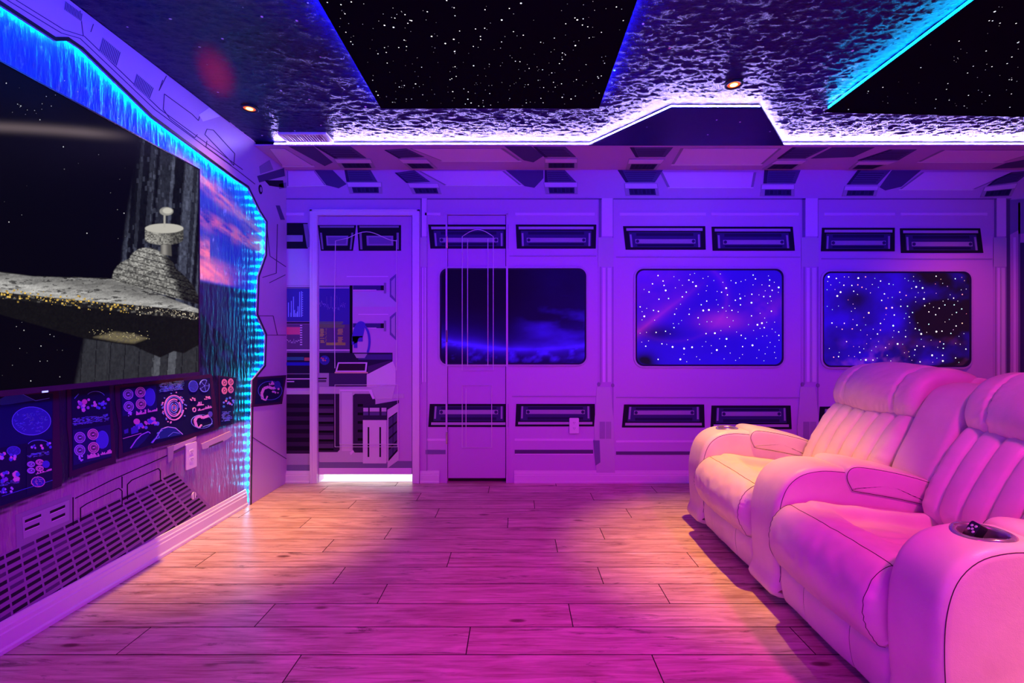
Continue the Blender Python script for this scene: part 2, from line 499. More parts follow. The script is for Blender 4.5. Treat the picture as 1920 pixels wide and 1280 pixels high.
me.vertices.add(len(co)); me.vertices.foreach_set('co', co.ravel())
me.loops.add(quads.size); me.loops.foreach_set('vertex_index', quads.ravel())
me.polygons.add(len(quads)); me.polygons.foreach_set('loop_start', np.arange(0, quads.size, 4, dtype=np.int32))
me.update(calc_edges=True); me.validate()
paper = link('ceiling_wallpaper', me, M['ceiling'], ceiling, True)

# recess behind the left door, lit by its own lamp (light leaks under the door)
mb = MB()
mb.box(d1a - 0.02, d1b + 0.02, DB + 0.10, DB + 0.45, -0.015, 0.001)
mb.box(d1a - 0.05, d1a - 0.02, DB + 0.10, DB + 0.45, 0, 0.5).box(d1b + 0.02, d1b + 0.05, DB + 0.10, DB + 0.45, 0, 0.5)
mb.box(d1a - 0.05, d1b + 0.05, DB + 0.45, DB + 0.48, 0, 0.5).box(d1a - 0.05, d1b + 0.05, DB + 0.10, DB + 0.48, 0.5, 0.53)
struct(mb.build('trim_3', M['trim']))
struct(MB().box(d1a, d1b, DB + 0.02, DB + 0.11, -0.012, 0.004).build('trim_4', M['trim']))
lamp('hall_lamp', 'AREA', ((d1a + d1b) / 2, DB + 0.28, 0.46), ((d1a + d1b) / 2, DB + 0.28, 0), (0.9, 1.0, 0.82), 5, 0.66, 0.2)

# ---- soffit board along the far wall with a trapezoid tongue, hung 2 cm under the ceiling
TR = cls((1105, 271), (1258, 203), (1428, 203), (1472, 272), Z=ZS)
TR[0] = (TR[0][0], YS); TR[3] = (TR[3][0], YS)
soffit = struct(MB().prism([(XF + 0.001, YS), TR[0], TR[3], (XR, YS), (XR, DB), (XF + 0.001, DB)], on_soffit, -0.008, 0.0, WHITE).build('trim_1', M['print']))
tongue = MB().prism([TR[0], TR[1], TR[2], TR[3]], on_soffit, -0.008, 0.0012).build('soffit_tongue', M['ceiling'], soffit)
tongue['label'] = 'dark starry trapezoid board'
# print on the underside of the soffit
def plate(name, parent, fn, items, h0=0.0):
    mb = MB()
    for poly, colr, h in items: mb.prism(poly, fn, h0, h, colr)
    return mb.build(name, M['print'], parent)
def lerp2(p, q, t): return (p[0] + (q[0] - p[0]) * t, p[1] + (q[1] - p[1]) * t)
def quad_at(q, s0, t0, s1, t1):
    def at(s, t): return lerp2(lerp2(q[0], q[1], s), lerp2(q[3], q[2], s), t)
    return [at(s0, t0), at(s1, t0), at(s1, t1), at(s0, t1)]
def vent_box(parent, fn, cv, duct, box):
    """printed ceiling duct ending in a pale box with six square slots"""
    plate('duct', parent, fn, [(cv(duct), (0.10, 0.085, 0.19), 0.002)] +
          [(cv(quad_at(duct, 0.12, t, 0.88, t + 0.05)), NAVY, 0.003) for t in (0.2, 0.35, 0.5, 0.65, 0.8)] +
          [(cv(quad_at(duct, 0, 0, 0.1, 1)), (0.04, 0.03, 0.09), 0.0035)])
    o = plate('vent_box', parent, fn, [(cv(box), MID, 0.006), (cv(quad_at(box, 0.02, 0.04, 0.98, 0.40)), PALE, 0.007),
                                       (cv(quad_at(box, 0.12, 0.45, 0.90, 0.95)), NAVY, 0.0066)])
    plate('slot', o, fn, [(cv(quad_at(box, 0.15 + i * 0.122, 0.52, 0.15 + i * 0.122 + 0.09, 0.86)), (0.02, 0.015, 0.06) if i % 2 else (0.03, 0.02, 0.08), 0.0078) for i in range(6)], 0.006)
def bkq(q): return [bk(u, v) for u, v in q]
def sfq(q): return [cl(u, v, ZS) for u, v in q]
def light_panel(parent, fn, cv, q, colr=PALE):
    plate('light_panel', parent, fn, [(cv(q), (0.30, 0.27, 0.36), 0.002), (cv(quad_at(q, 0.03, 0.0, 0.97, 0.93)), colr, 0.004),
                                      (cv(quad_at(q, 0.0, 0.94, 1.0, 1.0)), (0.85, 0.82, 0.85), 0.005)])
W_DUCT = [([(646, 319), (695, 319), (708, 341), (650, 341)], [(650, 342), (716, 342), (717, 363), (656, 363)]),
          ([(740, 324), (777, 319), (807, 341), (762, 343)], [(764, 344), (822, 344), (828, 364), (774, 364)]),
          ([(1021, 319), (1059, 319), (1081, 342), (1021, 342)], [(1019, 342), (1083, 342), (1083, 364), (1023, 364)]),
          ([(1158, 319), (1243, 319), (1228, 342), (1173, 342)], [(1170, 344), (1232, 344), (1236, 367), (1173, 367)]),
          ([(1433, 319), (1501, 319), (1491, 344), (1431, 344)], [(1427, 346), (1489, 346), (1489, 368), (1425, 368)]),
          ([(1608, 319), (1670, 319), (1645, 346), (1587, 346)], [(1583, 349), (1647, 349), (1642, 368), (1578, 368)]),
          ([(1880, 325), (1935, 319), (1907, 341), (1850, 349)], [(1845, 351), (1907, 343), (1895, 368), (1837, 370)])]
S_DUCT = [([(590, 274), (657, 274), (687, 296), (627, 296)], [(626, 297), (695, 297), (704, 314), (639, 314)]),
          ([(721, 281), (762, 278), (796, 294), (747, 296)], [(747, 297), (800, 297), (820, 315), (768, 315)]),
          ([(1181, 276), (1262, 276), (1247, 294), (1192, 294)], [(1179, 297), (1247, 297), (1230, 317), (1173, 317)]),
          ([(1486, 276), (1553, 276), (1510, 297), (1457, 297)], [(1457, 299), (1514, 299), (1489, 316), (1429, 316)]),
          ([(1668, 280), (1719, 280), (1685, 300), (1608, 300)], [(1610, 301), (1683, 301), (1638, 316), (1591, 316)]),
          ([(1000, 275), (1060, 275), (1080, 294), (1021, 294)], [(1021, 296), (1083, 296), (1083, 314), (1021, 314)])]
for d, b in W_DUCT: vent_box(wall_back, on_back, bkq, d, b)
for d, b in S_DUCT: vent_box(soffit, on_soffit, sfq, d, b)
for q in ([(539, 321), (590, 321), (612, 349), (539, 351)], [(785, 321), (946, 321), (980, 349), (837, 349)],
          [(1237, 323), (1418, 323), (1412, 353), (1252, 353)], [(1728, 323), (1901, 323), (1822, 357), (1683, 357)]):
    light_panel(wall_back, on_back, bkq, q)
for q in ([(505, 278), (534, 278), (590, 312), (530, 312)], [(768, 278), (944, 278), (978, 302), (830, 302)],
          [(1276, 278), (1465, 278), (1428, 309), (1258, 309)], [(1766, 281), (1960, 281), (1879, 304), (1719, 304)]):
    light_panel(soffit, on_soffit, sfq, q)
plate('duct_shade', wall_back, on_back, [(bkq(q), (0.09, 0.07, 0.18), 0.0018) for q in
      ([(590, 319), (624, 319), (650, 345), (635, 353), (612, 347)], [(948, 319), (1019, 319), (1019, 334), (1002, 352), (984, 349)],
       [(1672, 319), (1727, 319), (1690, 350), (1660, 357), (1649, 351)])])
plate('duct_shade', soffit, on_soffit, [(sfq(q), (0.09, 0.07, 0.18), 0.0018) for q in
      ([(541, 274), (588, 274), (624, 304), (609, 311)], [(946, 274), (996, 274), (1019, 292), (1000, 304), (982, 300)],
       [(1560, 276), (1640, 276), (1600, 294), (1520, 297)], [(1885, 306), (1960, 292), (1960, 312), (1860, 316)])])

# ---- printed louvre slots on the far wall
def slot_panel(parent, u0, v0, u1, v1, low=False, sl=6, sr=0):
    """dark framed slot: bevel lip on the long edge, bar with two bolts, an upright clip at each end"""
    q = [(u0, v0), (u1 + (0 if low else sr), v0), (u1 + (sr if low else 0), v1), (u0 + (0 if low else sl), v1)]
    if low: q[0] = (u0 + sl, v0)
    if low: q = [q[3], q[2], q[1], q[0]]
    o = plate('slot_panel', parent, on_back, [(bkq(q), DARK, 0.004)] +
              [(bkq(quad_at(q, 0.035, 0.09, 0.965, 0.20)), (0.50, 0.45, 0.55), 0.0055),
               (bkq(quad_at(q, 0.06, 0.26, 0.94, 0.90)), (0.045, 0.035, 0.13), 0.0048),
               (bkq(quad_at(q, 0.15, 0.30, 0.85, 0.42)), (0.02, 0.015, 0.06), 0.0053),
               (bkq(quad_at(q, 0.15, 0.78, 0.85, 0.86)), (0.015, 0.01, 0.05), 0.0053)])
    plate('slot_bar', o, on_back, [(bkq(quad_at(q, 0.13, 0.56, 0.87, 0.74)), (0.38, 0.34, 0.44), 0.009)], 0.0045)
    for s in (0.155, 0.845):
        ca = bkq(quad_at(q, s, 0.65, s, 0.65))[0]
        plate('bolt', o, on_back, [(ellipse(ca[0], ca[1], 0.0125, 0.0125, 10), NAVY, 0.011)], 0.0085)
    for s in (0.068, 0.905):
        plate('clip', o, on_back, [(bkq(quad_at(q, s, 0.36, s + 0.022, 0.90)), (0.36, 0.33, 0.46), 0.008)], 0.0045)
    return o
for u0, v0, u1, v1, sl, sr in ((967, 421, 1117, 466, 2, 1), (1168, 424, 1323, 468, 5, -1), (1334, 425, 1490, 470, 2, -4),
                               (1541, 427, 1677, 471, -2, 0), (1687, 428, 1843, 474, 2, -6)):
    slot_panel(wall_back, u0, v0, u1, v1, False, sl, sr)
for u0, v0, u1, v1, sl, sr in ((966, 757, 1115, 799, 2, 1), (1166, 758, 1320, 801, 4, 1), (1332, 760, 1482, 804, 2, 2), (1534, 762, 1680, 805, 3, 0)):
    slot_panel(wall_back, u0, v0, u1, v1, True, sl, sr)

# ---- pilasters, ledges, ribs of the printed hull
def pilaster(u0, u1, foot=True):
    w = u1 - u0
    g = lambda a, b, v0, v1: bks(*rect(u0 + w * a, v0, u0 + w * b, v1))
    o = plate('pilaster', wall_back, on_back, [(g(0, 1, 372, 884), WHITE, 0.003), (g(0.05, 0.22, 372, 445), SHADE, 0.004), (g(0.25, 0.95, 372, 443), PALE, 0.006),
              (g(0.0, 1.0, 446, 500), (0.55, 0.52, 0.57), 0.005), (g(0.12, 0.22, 500, 720), (0.36, 0.33, 0.42), 0.004), (g(0.30, 0.48, 502, 716), PALE, 0.006),
              (g(0.52, 0.60, 502, 716), (0.45, 0.42, 0.50), 0.005), (g(0.62, 0.86, 502, 716), (0.7, 0.67, 0.7), 0.006), (g(0.93, 1.0, 372, 884), (0.33, 0.30, 0.42), 0.0045)])
    if foot:
        plate('foot', o, on_back, [(bks((u0 - 2, 725), (u0 + w * 0.8, 725), (u0 + w, 785), (u0 + w * 1.1, 886), (u0 - w * 0.1, 886), (u0 - w * 0.25, 800)), (0.58, 0.54, 0.6), 0.007),
                                   (bks(*rect(u0 + w * 0.1, 790, u0 + w * 0.45, 822)), (0.35, 0.32, 0.40), 0.0085), (bks(*rect(u0 + w * 0.5, 790, u0 + w * 0.85, 822)), (0.40, 0.37, 0.44), 0.0085),
                                   (bks((u0 - w * 0.3, 825), (u0 + w * 0.1, 825), (u0 + w * 0.15, 866), (u0 - w * 0.15, 872)), SHADE, 0.0085)])
        for s, v in ((0.05, 720), (0.95, 722)):
            c = bk(u0 + w * s, v)
            plate('bolt', o, on_back, [(ellipse(c[0], c[1], 0.012, 0.016, 10), STEEL, 0.012)], 0.004)
pilaster(1121, 1150); pilaster(1502, 1534); pilaster(1862, 1886); pilaster(788, 801, False)
plate('ledge', wall_back, on_back, [(bks(*rect(a, 399, b, 404)), PALE, 0.006) for a, b in ((537, 570), (797, 826), (966, 1115), (1162, 1323), (1333, 1497), (1545, 1677), (1688, 1850))])
plate('rib', wall_back, on_back, [(bks(*rect(a, v, b, v + h)), c, 0.004) for a, b, v, h, c in
      ((537, 1895, 372, 2, SHADE), (955, 1118, 479, 2, MID), (1155, 1500, 481, 2, MID), (1540, 1860, 484, 2, MID), (960, 1120, 742, 2, MID), (1155, 1500, 744, 2, MID),
       (965, 1112, 822, 4, PALE), (800, 838, 822, 4, PALE), (965, 1112, 843, 7, (0.10, 0.08, 0.14)), (966, 1112, 850, 2, PALE), (798, 836, 843, 8, SHADE), (1155, 1300, 846, 6, (0.12, 0.1, 0.16)), (1155, 1300, 825, 4, PALE))])
# hull print continuing beyond the last pilaster
plate('hull_strip', wall_back, on_back, [(bks(*rect(1886, 372, 1893, 890)), (0.10, 0.08, 0.16), 0.003), (bks((1893, 440), (1908, 432), (1908, 890), (1895, 890)), WHITE, 0.005),
      (bks(*rect(1899, 445, 1903, 880)), PALE, 0.007), (bks(*rect(1908, 380, 1912, 890)), SHADE, 0.004), (bks(*rect(1913, 455, 1990, 890)), (0.05, 0.035, 0.12), 0.004),
      (bks((1893, 375), (2000, 365), (2000, 430), (1893, 440)), (0.22, 0.2, 0.4), 0.004)])

# ---- baseboards
def base_profile(mb, p0, p1, nrm):
    n = Vector(nrm)
    pts = [(0.0, 0.0), (0.020, 0.0), (0.020, 0.012), (0.014, 0.018), (0.014, 0.058), (0.011, 0.062), (0.011, 0.074), (0.007, 0.078), (0.005, 0.092), (0.0, 0.094)]
    a = [Vector(p0) + n * d + Vector((0, 0, z)) for d, z in pts]; b = [Vector(p1) + n * d + Vector((0, 0, z)) for d, z in pts]
    k = len(pts)
    fs = [[i, (i + 1) % k, k + (i + 1) % k, k + i] for i in range(k)] + [list(range(k))[::-1], list(range(k, 2 * k))]
    mb.face_set(a + b, fs)
mb = MB()
for ua, ub in ((537, 582), (788, 824), (964, 2050)):
    base_profile(mb, (bk(ua, 0)[0], DB, 0.001), (bk(ub, 0)[0], DB, 0.001), (0, -1, 0))
struct(mb.build('baseboard_back', M['trim']))
mb = MB(); base_profile(mb, (XL + 0.005, YN, 0.001), (XL + 0.005, lf(468, 0, XF)[0] - 0.002, 0.001), (1, 0, 0))
base_left = struct(mb.build('baseboard_left', M['trim']))
base_left.scale = (1, 1, 1.15)

# ---- door 1 (cased, printed with a control desk)
z_bot = bk(0, 889)[1]
door_1 = struct(MB().box(d1a + 0.003, d1b - 0.003, DB + 0.0, DB + 0.036, z_bot, d1t - 0.004, WHITE).build('door_1', M['print']))
mb = MB()
def casing(mb, u0, u1, vt, fu=2.0):
    for a, b, va, vb, h in ((u0 - 10, u0 - 1, vt - 1, 905, 0.016), (u1 + 1, u1 + 10, vt - 1, 905, 0.016), (u0 - 10, u1 + 10, vt - 8, vt - 1, 0.016),
                            (u0 - 14, u0 - 10, vt - 11, 905, 0.022), (u1 + 10, u1 + 14, vt - 11, 905, 0.022), (u0 - 14, u1 + 14, vt - 11, vt - 8, 0.022)):
        (xa, za), (xb, zb) = bk(a, va), bk(b, vb)
        mb.box(xa, xb, DB - h, DB - 0.0001, max(zb, 0.001), za)
casing(mb, D1[0], D1[2], D1[1])
mb.build('door_casing', M['trim'], door_1)
def dplate(name, items, h0=0.0, parent=None): return plate(name, parent or door_1, on_back, items, h0)
def br(*r): return bks(*rect(*r))
dplate('bottom_rail', [(br(598, 877, 772, 889), PALE, 0.001), (br(598, 864, 772, 877), SHADE, 0.0012)])
# upper slots
for q in ([(596, 422), (668, 422), (662, 470), (602, 470)], [(670, 422), (752, 422), (752, 470), (673, 470)]):
    o = dplate('slot_panel', [(bkq(q), DARK, 0.003), (bkq(quad_at(q, 0.05, 0.03, 0.95, 0.10)), STEEL, 0.0045)])
    dplate('slot_bar', [(bkq(quad_at(q, 0.20, 0.42, 0.82, 0.80)), (0.34, 0.30, 0.42), 0.006), (bkq(quad_at(q, 0.25, 0.48, 0.77, 0.74)), (0.20, 0.17, 0.30), 0.007)], 0.002, o)
    for s in (0.04, 0.90): dplate('clip', [(bkq(quad_at(q, s, 0.3, s + 0.05, 0.95)), STEEL, 0.006)], 0.002, o)
# right hand wall rails on the print
for v in (535, 606):
    dplate('rail', [(br(662, v, 722, v + 9), (0.045, 0.035, 0.16), 0.003), (br(714, v, 722, v + 9), DARK, 0.0045), (br(662, v + 8, 706, v + 9.5), PALE, 0.004)])
    dplate('bracket', [(bks((731, v - 12), (743, v - 22), (743, v + 32), (731, v + 21)), (0.16, 0.13, 0.30), 0.003), (bks((734, v - 8), (741, v - 15), (741, v + 25), (734, v + 17)), (0.45, 0.40, 0.5), 0.0045)])
    dplate('rail_end', [(br(720, v - 5, 724, v + 15), STEEL, 0.005)])
dplate('highlight', [(br(650, 517.5, 728, 519), PALE, 0.002), (br(672, 588.5, 728, 590), PALE, 0.002), (br(662, 547, 742, 575), (0.5, 0.46, 0.62), 0.0008)])
# monitor (runs on to the wall left of the door)
mon = dplate('monitor', [(br(599, 535, 661, 662), (0.20, 0.15, 0.28), 0.002), (br(656, 535, 661, 662), BLK, 0.004), (br(599, 538, 656, 608), (0.05, 0.04, 0.30), 0.003),
                         (br(599, 608, 656, 655), (0.10, 0.06, 0.16), 0.003), (br(599, 655, 656, 657), PALE, 0.0045), (br(599, 539, 655, 540.2), PALE, 0.0045)])
rnd = random.Random(3)
def graph(parent, u0, u1, vb, amp, n, colr):
    mb = MB(); pts = []
    for i in range(n + 1):
        t = i / n
        y = abs(t - 0.55) * 1.2 + rnd.random() * 0.55 + (0.9 if rnd.random() > 0.93 else 0)
        pts.append((u0 + (u1 - u0) * t, vb - amp * y))
    for p, q in zip(pts, pts[1:]):
        mb.prism(bks((p[0], p[1] - 0.45), (q[0], q[1] - 0.45), (q[0], q[1] + 0.45), (p[0], p[1] + 0.45)), on_back, 0.003, 0.0042, colr)
    mb.build('graph', M['print'], parent)
graph(mon, 599, 648, 588, 22, 60, (0.40, 0.36, 0.75))
mb = MB()
for r_ in range(14):
    for c0, c1 in ((600, 609), (611, 613), (633, 644)):
        if rnd.random() < 0.9:
            v = 616 + r_ * 1.95
            mb.prism(br(c0 + rnd.random() * 1.5, v, c1 - rnd.random() * 3, v + 1.1), on_back, 0.003, 0.0042, (0.55, 0.62, 0.10))
for r_ in range(6): mb.prism(br(599, 603 + r_ * 2, 647 - rnd.random() * 8, 604.0 + r_ * 2), on_back, 0.003, 0.0042, (0.22, 0.38, 0.06))
mb.prism(br(612, 642, 648, 647), on_back, 0.003, 0.0042, (0.35, 0.45, 0.08))
mb.build('text_block', M['print'], mon)
# swivel chair print
def arc_poly(cu, cv, ru0, rv0, ru1, rv1, a0, a1, n=14):
    o_ = [(cu + ru1 * math.cos(R(a0 + (a1 - a0) * i / n)), cv - rv1 * math.sin(R(a0 + (a1 - a0) * i / n))) for i in range(n + 1)]
    i_ = [(cu + ru0 * math.cos(R(a0 + (a1 - a0) * i / n)), cv - rv0 * math.sin(R(a0 + (a1 - a0) * i / n))) for i in range(n + 1)]
    return o_ + i_[::-1]
CB = (0.07, 0.05, 0.45)
dplate('chair', [(bkq(arc_poly(677, 640, 6, 8, 17, 38, 60, 190)), CB, 0.005), (bkq(arc_poly(677, 640, 14, 30, 18, 34, -40, 90)), CB, 0.0055), (br(661, 630, 680, 640), CB, 0.005), (br(664, 640, 670, 652), CB, 0.005)])
# desk top
dplate('desk', [(br(599, 661, 736, 700), (0.02, 0.015, 0.045), 0.0025), (br(672, 664, 735, 674), (0.06, 0.045, 0.18), 0.0035),
                (bks((664, 663), (689, 663), (684, 671), (669, 671)), MID, 0.0045), (bks((690, 686), (730, 676), (736, 676), (700, 698), (690, 698)), (0.06, 0.03, 0.10), 0.004)])
for r_ in range(7):
    p = (602 + rnd.random() * 12, 670 + rnd.random() * 14)
    c = bk(*p)
    dplate('lamp_button', [(ellipse(c[0], c[1], 0.006, 0.006, 8), rnd.choice([(0.8, 0.1, 0.1), (0.5, 0.5, 0.9), (0.8, 0.6, 0.6), (0.1, 0.15, 0.7)]), 0.007)])
c = bk(609, 675); dplate('dome', [(ellipse(c[0], c[1], 0.038, 0.036, 18), (0.04, 0.04, 0.30), 0.005)])
tray = [(634, 679), (689, 679), (687, 697), (629, 697)]
dplate('tray', [(bkq(tray), PALE, 0.004), (bkq(quad_at(tray, 0.05, 0.13, 0.95, 0.86)), (0.03, 0.012, 0.03), 0.0055), (bkq([(628, 697), (690, 697), (690, 699.5), (628, 699.5)]), (0.75, 0.5, 0.3), 0.005)])
dplate('desk_front', [(br(599, 699, 617, 725), MID, 0.003), (br(617, 699, 688, 724), (0.055, 0.03, 0.10), 0.0035), (br(597, 708, 613, 710), BLK, 0.0045), (br(597, 712, 612, 716), (0.1, 0.08, 0.12), 0.0045)])
dplate('desk_end', [(bks((688, 702), (737, 677), (742, 690), (742, 722), (735, 747), (708, 747), (697, 727), (688, 725)), (0.72, 0.66, 0.72), 0.005), (bks((690, 725), (742, 722), (736, 746), (706, 746), (698, 729)), (0.60, 0.54, 0.62), 0.0065),
                    (br(734, 738, 758, 746), (0.55, 0.5, 0.56), 0.004)])
dplate('cabinet', [(br(599, 725, 735, 866), (0.55, 0.49, 0.56), 0.002), (br(641, 735, 660, 845), (0.68, 0.62, 0.68), 0.0035), (bks((638, 730), (697, 730), (703, 747), (699, 748), (692, 733), (638, 733)), PALE, 0.005),
                   (bks((662, 741), (666, 738), (700, 738), (704, 750), (704, 848), (666, 848), (662, 845)), (0.04, 0.02, 0.06), 0.0035), (bks((656, 848), (662, 843), (664, 846), (658, 853)), PALE, 0.005)])
lv = dplate('louvre_panel', [(bks((597.5, 738), (637, 738), (637, 843), (633, 847), (597.5, 847)), (0.035, 0.015, 0.05), 0.004)])
for k in range(6):
    v = 749 + k * 16.5
    dplate('louvre_slat', [(br(598, v, 626, v + 8), (0.09, 0.05, 0.12), 0.007), (br(598, v + 8, 626, v + 12), BLK, 0.006)], 0.0035, lv)
for k in range(5): dplate('vent_hole', [(br(671, 757 + k * 16, 681, 762 + k * 16), BLK, 0.0045)])
crate = dplate('crate', [(br(681, 787, 725, 868), (0.70, 0.62, 0.70), 0.008), (bks((727, 768), (748, 755), (748, 862), (727, 877)), (0.62, 0.54, 0.63), 0.007), (bks((681, 764), (690, 760), (748, 750), (748, 756), (726, 768), (726, 787), (681, 787)), (0.03, 0.02, 0.06), 0.006)])
for a, b in ((682, 691), (694, 712), (716, 725)):
    dplate('crate_latch', [(br(a, 764, b, 771), (0.6, 0.52, 0.62), 0.011), (br(a, 772, b, 778), (0.10, 0.07, 0.2), 0.010)], 0.005, crate)
for u in (690, 712): dplate('crate_slot', [(br(u, 800, u + 3, 856), DARK, 0.0095)], 0.007, crate)
gq = [(729, 783), (746, 771), (746, 845), (729, 864)]
dplate('crate_grille', [(bkq(gq), DARK, 0.0085)] + [(bkq(quad_at(gq, s, t, s + 0.44, t + 0.19)), (0.07, 0.04, 0.14), 0.0095) for s in (0.03, 0.53) for t in (0.03, 0.27, 0.51, 0.75)], 0.006, crate)
# raised moulding lines of the door itself
def line_mold(parent, pts, r=0.0029, closed=False):
    return MB().tube([on_back(*bk(u, v), 0.0105) for u, v in pts], r, 5, (0.85, 0.78, 0.80), closed).build('panel_moulding', M['trim'], parent)
arch = [(632 + 112 * t, 452 - 17 * math.sin(math.pi * min(1, max(0, t))) ** 2 * (1 if t > 0.2 else 1)) for t in [i / 16 for i in range(17)]]
line_mold(door_1, [(629, 690), (628, 600), (629, 520), (630, 452)] + arch[3:] + [(744, 450), (744, 694)])
line_mold(door_1, [(629, 721), (746, 721), (746, 837), (629, 837)], closed=True)
line_mold(door_1, [(638, 729), (638, 832), (746, 832)])
# shelf on wall left of the door: the print goes on
wplate = lambda name, items, h0=0.0: plate(name, wall_back, on_back, items, h0)
wm = wplate('monitor', [(br(538, 535, 582, 662), (0.22, 0.12, 0.26), 0.002), (br(538, 541, 582, 602), (0.05, 0.04, 0.32), 0.003), (br(538, 604, 582, 606), BLK, 0.004), (br(538, 608, 582, 655), (0.13, 0.06, 0.17), 0.003), (br(538, 536, 582, 537.5), PALE, 0.004), (br(538, 655, 582, 657), PALE, 0.0045), (br(538, 613, 563, 627), (0.75, 0.10, 0.22), 0.0045)])
bars = [(540.5, 27), (545, 8), (546, 30), (550, 38), (552, 13), (554.5, 7), (557, 10), (558.5, 20), (561.5, 47), (565, 48)]
plate('bar_chart', wm, on_back, [(br(u, 594 - h, u + 1.5, 594), (0.30, 0.45, 0.95), 0.0045) for u, h in bars] + [(br(567, 548 + k * 4.2, 568.5, 549.5 + k * 4.2), (0.4, 0.5, 0.9), 0.0045) for k in range(11)], 0.002)
plate('tick_scale', wm, on_back, [(br(563, 609 + k * 4.5, 567, 610.8 + k * 4.5), PALE, 0.0045) for k in range(9)], 0.002)
graph(wm, 538, 562, 645, 9, 20, (0.8, 0.75, 0.8))
wplate('desk', [(br(538, 661, 582, 727), (0.02, 0.012, 0.04), 0.0025), (br(538, 669, 570, 675), (0.03, 0.16, 0.22), 0.004), (br(571, 670, 582, 676), (0.5, 0.12, 0.12), 0.004), (br(537.5, 679, 582, 685), (0.02, 0.02, 0.42), 0.004),
                (br(538, 700, 582, 701), MID, 0.004), (br(538, 709, 582, 711), PALE, 0.004), (br(538, 714, 552, 716), PALE, 0.004), (br(538, 732, 582, 739), (0.6, 0.53, 0.6), 0.004)])
wl = wplate('louvre_panel', [(br(537.5, 739, 582, 850), (0.04, 0.018, 0.055), 0.003)])
for k in range(6):
    v = 756 + k * 16
    plate('louvre_slat', wl, on_back, [(br(538, v, 582, v + 8), (0.012, 0.005, 0.018), 0.005)], 0.002)
wplate('slot_panel', [(br(538, 418, 577, 466), DARK, 0.003), (br(538, 441, 568, 453), (0.34, 0.3, 0.42), 0.005), (bks((569, 420), (577, 420), (584, 462), (576, 464)), STEEL, 0.0045)])
wplate('cabinet_foot', [(br(538, 850, 582, 884), (0.42, 0.37, 0.45), 0.002), (br(538, 871, 582, 884), SHADE, 0.003)])

# ---- door 2 (narrow closet door printed over with the hull and half a window)
zb2 = bk(0, 896)[1]
door_2 = struct(MB().box(d2a + 0.004, d2b - 0.005, DB, DB + 0.036, zb2, d2t - 0.004, WHITE).build('door_2', M['print']))
struct(MB().box(d2a, d2b, DB + 0.05, DB + 0.10, 0, d2t).build('trim_5', M['gap']))
mb = MB()
for a, b, va, vb, h in ((826, 837, 404, 905, 0.003), (951, 963, 404, 905, 0.003), (836, 839, 401, 905, 0.013), (949, 952.5, 401, 905, 0.013), (836, 952.5, 400, 403, 0.013)):
    (xa, za), (xb, zb) = bk(a, va), bk(b, vb)
    mb.box(xa, xb, DB - h, DB - 0.0001, max(zb, 0.001), za)
mb.build('door_casing', M['wall'], door_2)
for v in (455, 630, 820):
    x, z = bk(838.5, v)
    MB().tube([(x, DB - 0.016, z - 0.045), (x, DB - 0.016, z + 0.045)], 0.0075, 8).build('hinge', M['chrome'], door_2)
arch2 = [(867 + 58 * i / 12, 444 - 13 * math.sin(math.pi * i / 12) ** 1.0) for i in range(13)]
line_mold(door_2, [(867, 694)] + arch2 + [(925, 694)], closed=True)
line_mold(door_2, [(877, 686), (877, 448)]); line_mold(door_2, [(915, 686), (915, 448)])
line_mold(door_2, [(867, 722), (922, 722), (922, 838), (867, 838)], closed=True)
line_mold(door_2, [(874, 728), (874, 838)])
slot_panel(door_2, 803, 421, 953, 466, False, 4, 0)
slot_panel(door_2, 803, 757, 953, 800, True, 3, 0)

# ---- the three hull windows
def window(idx, u0, v0, u1, v1, func, material, nx=110, ny=72):
    (a0, b1), (a1, b0) = bk(u0, v0), bk(u1, v1)
    r = 0.055
    ro = MB()
    ro.ring(rrect(a0 - 0.022, b0 - 0.022, a1 + 0.022, b1 + 0.022, r + 0.022), rrect(a0 - 0.008, b0 - 0.008, a1 + 0.008, b1 + 0.008, r + 0.006), on_back, 0.0, 0.010, (0.50, 0.46, 0.54), 0.012)
    win = struct(ro.build('window_%d' % idx, M['print']))
    MB().ring(rrect(a0 - 0.008, b0 - 0.008, a1 + 0.008, b1 + 0.008, r + 0.006), rrect(a0 + 0.004, b0 + 0.004, a1 - 0.004, b1 - 0.004, r), on_back, 0.0, 0.011, (0.02, 0.015, 0.05), 0.007).build('gasket', M['print'], win)
    S, T = np.meshgrid(np.linspace(0, 1, nx), np.linspace(0, 1, ny))
    hw, hh = (a1 - a0) / 2 , (b1 - b0) / 2
    rr = r
    dy = np.clip(np.abs(T * 2 - 1) * hh - (hh - rr), 0, rr)
    wlim = (hw - rr) + np.sqrt(np.clip(rr * rr - dy * dy, 0, None))
    A = (a0 + a1) / 2 + (S * 2 - 1) * wlim
    B = b0 + T * (b1 - b0)
    U = u0 + S * (u1 - u0); V = v1 + T * (v0 - v1)
    picture('star_picture' if idx > 1 else 'space_picture', win, material, A, B, func(U, V), lambda a, b: (a, DB - 0.006, b))
    return win
def sstep(x, a, b):
    t = np.clip((x - a) / (b - a), 0, 1); return t * t * (3 - 2 * t)
def stack(*c): return np.stack(c, -1)
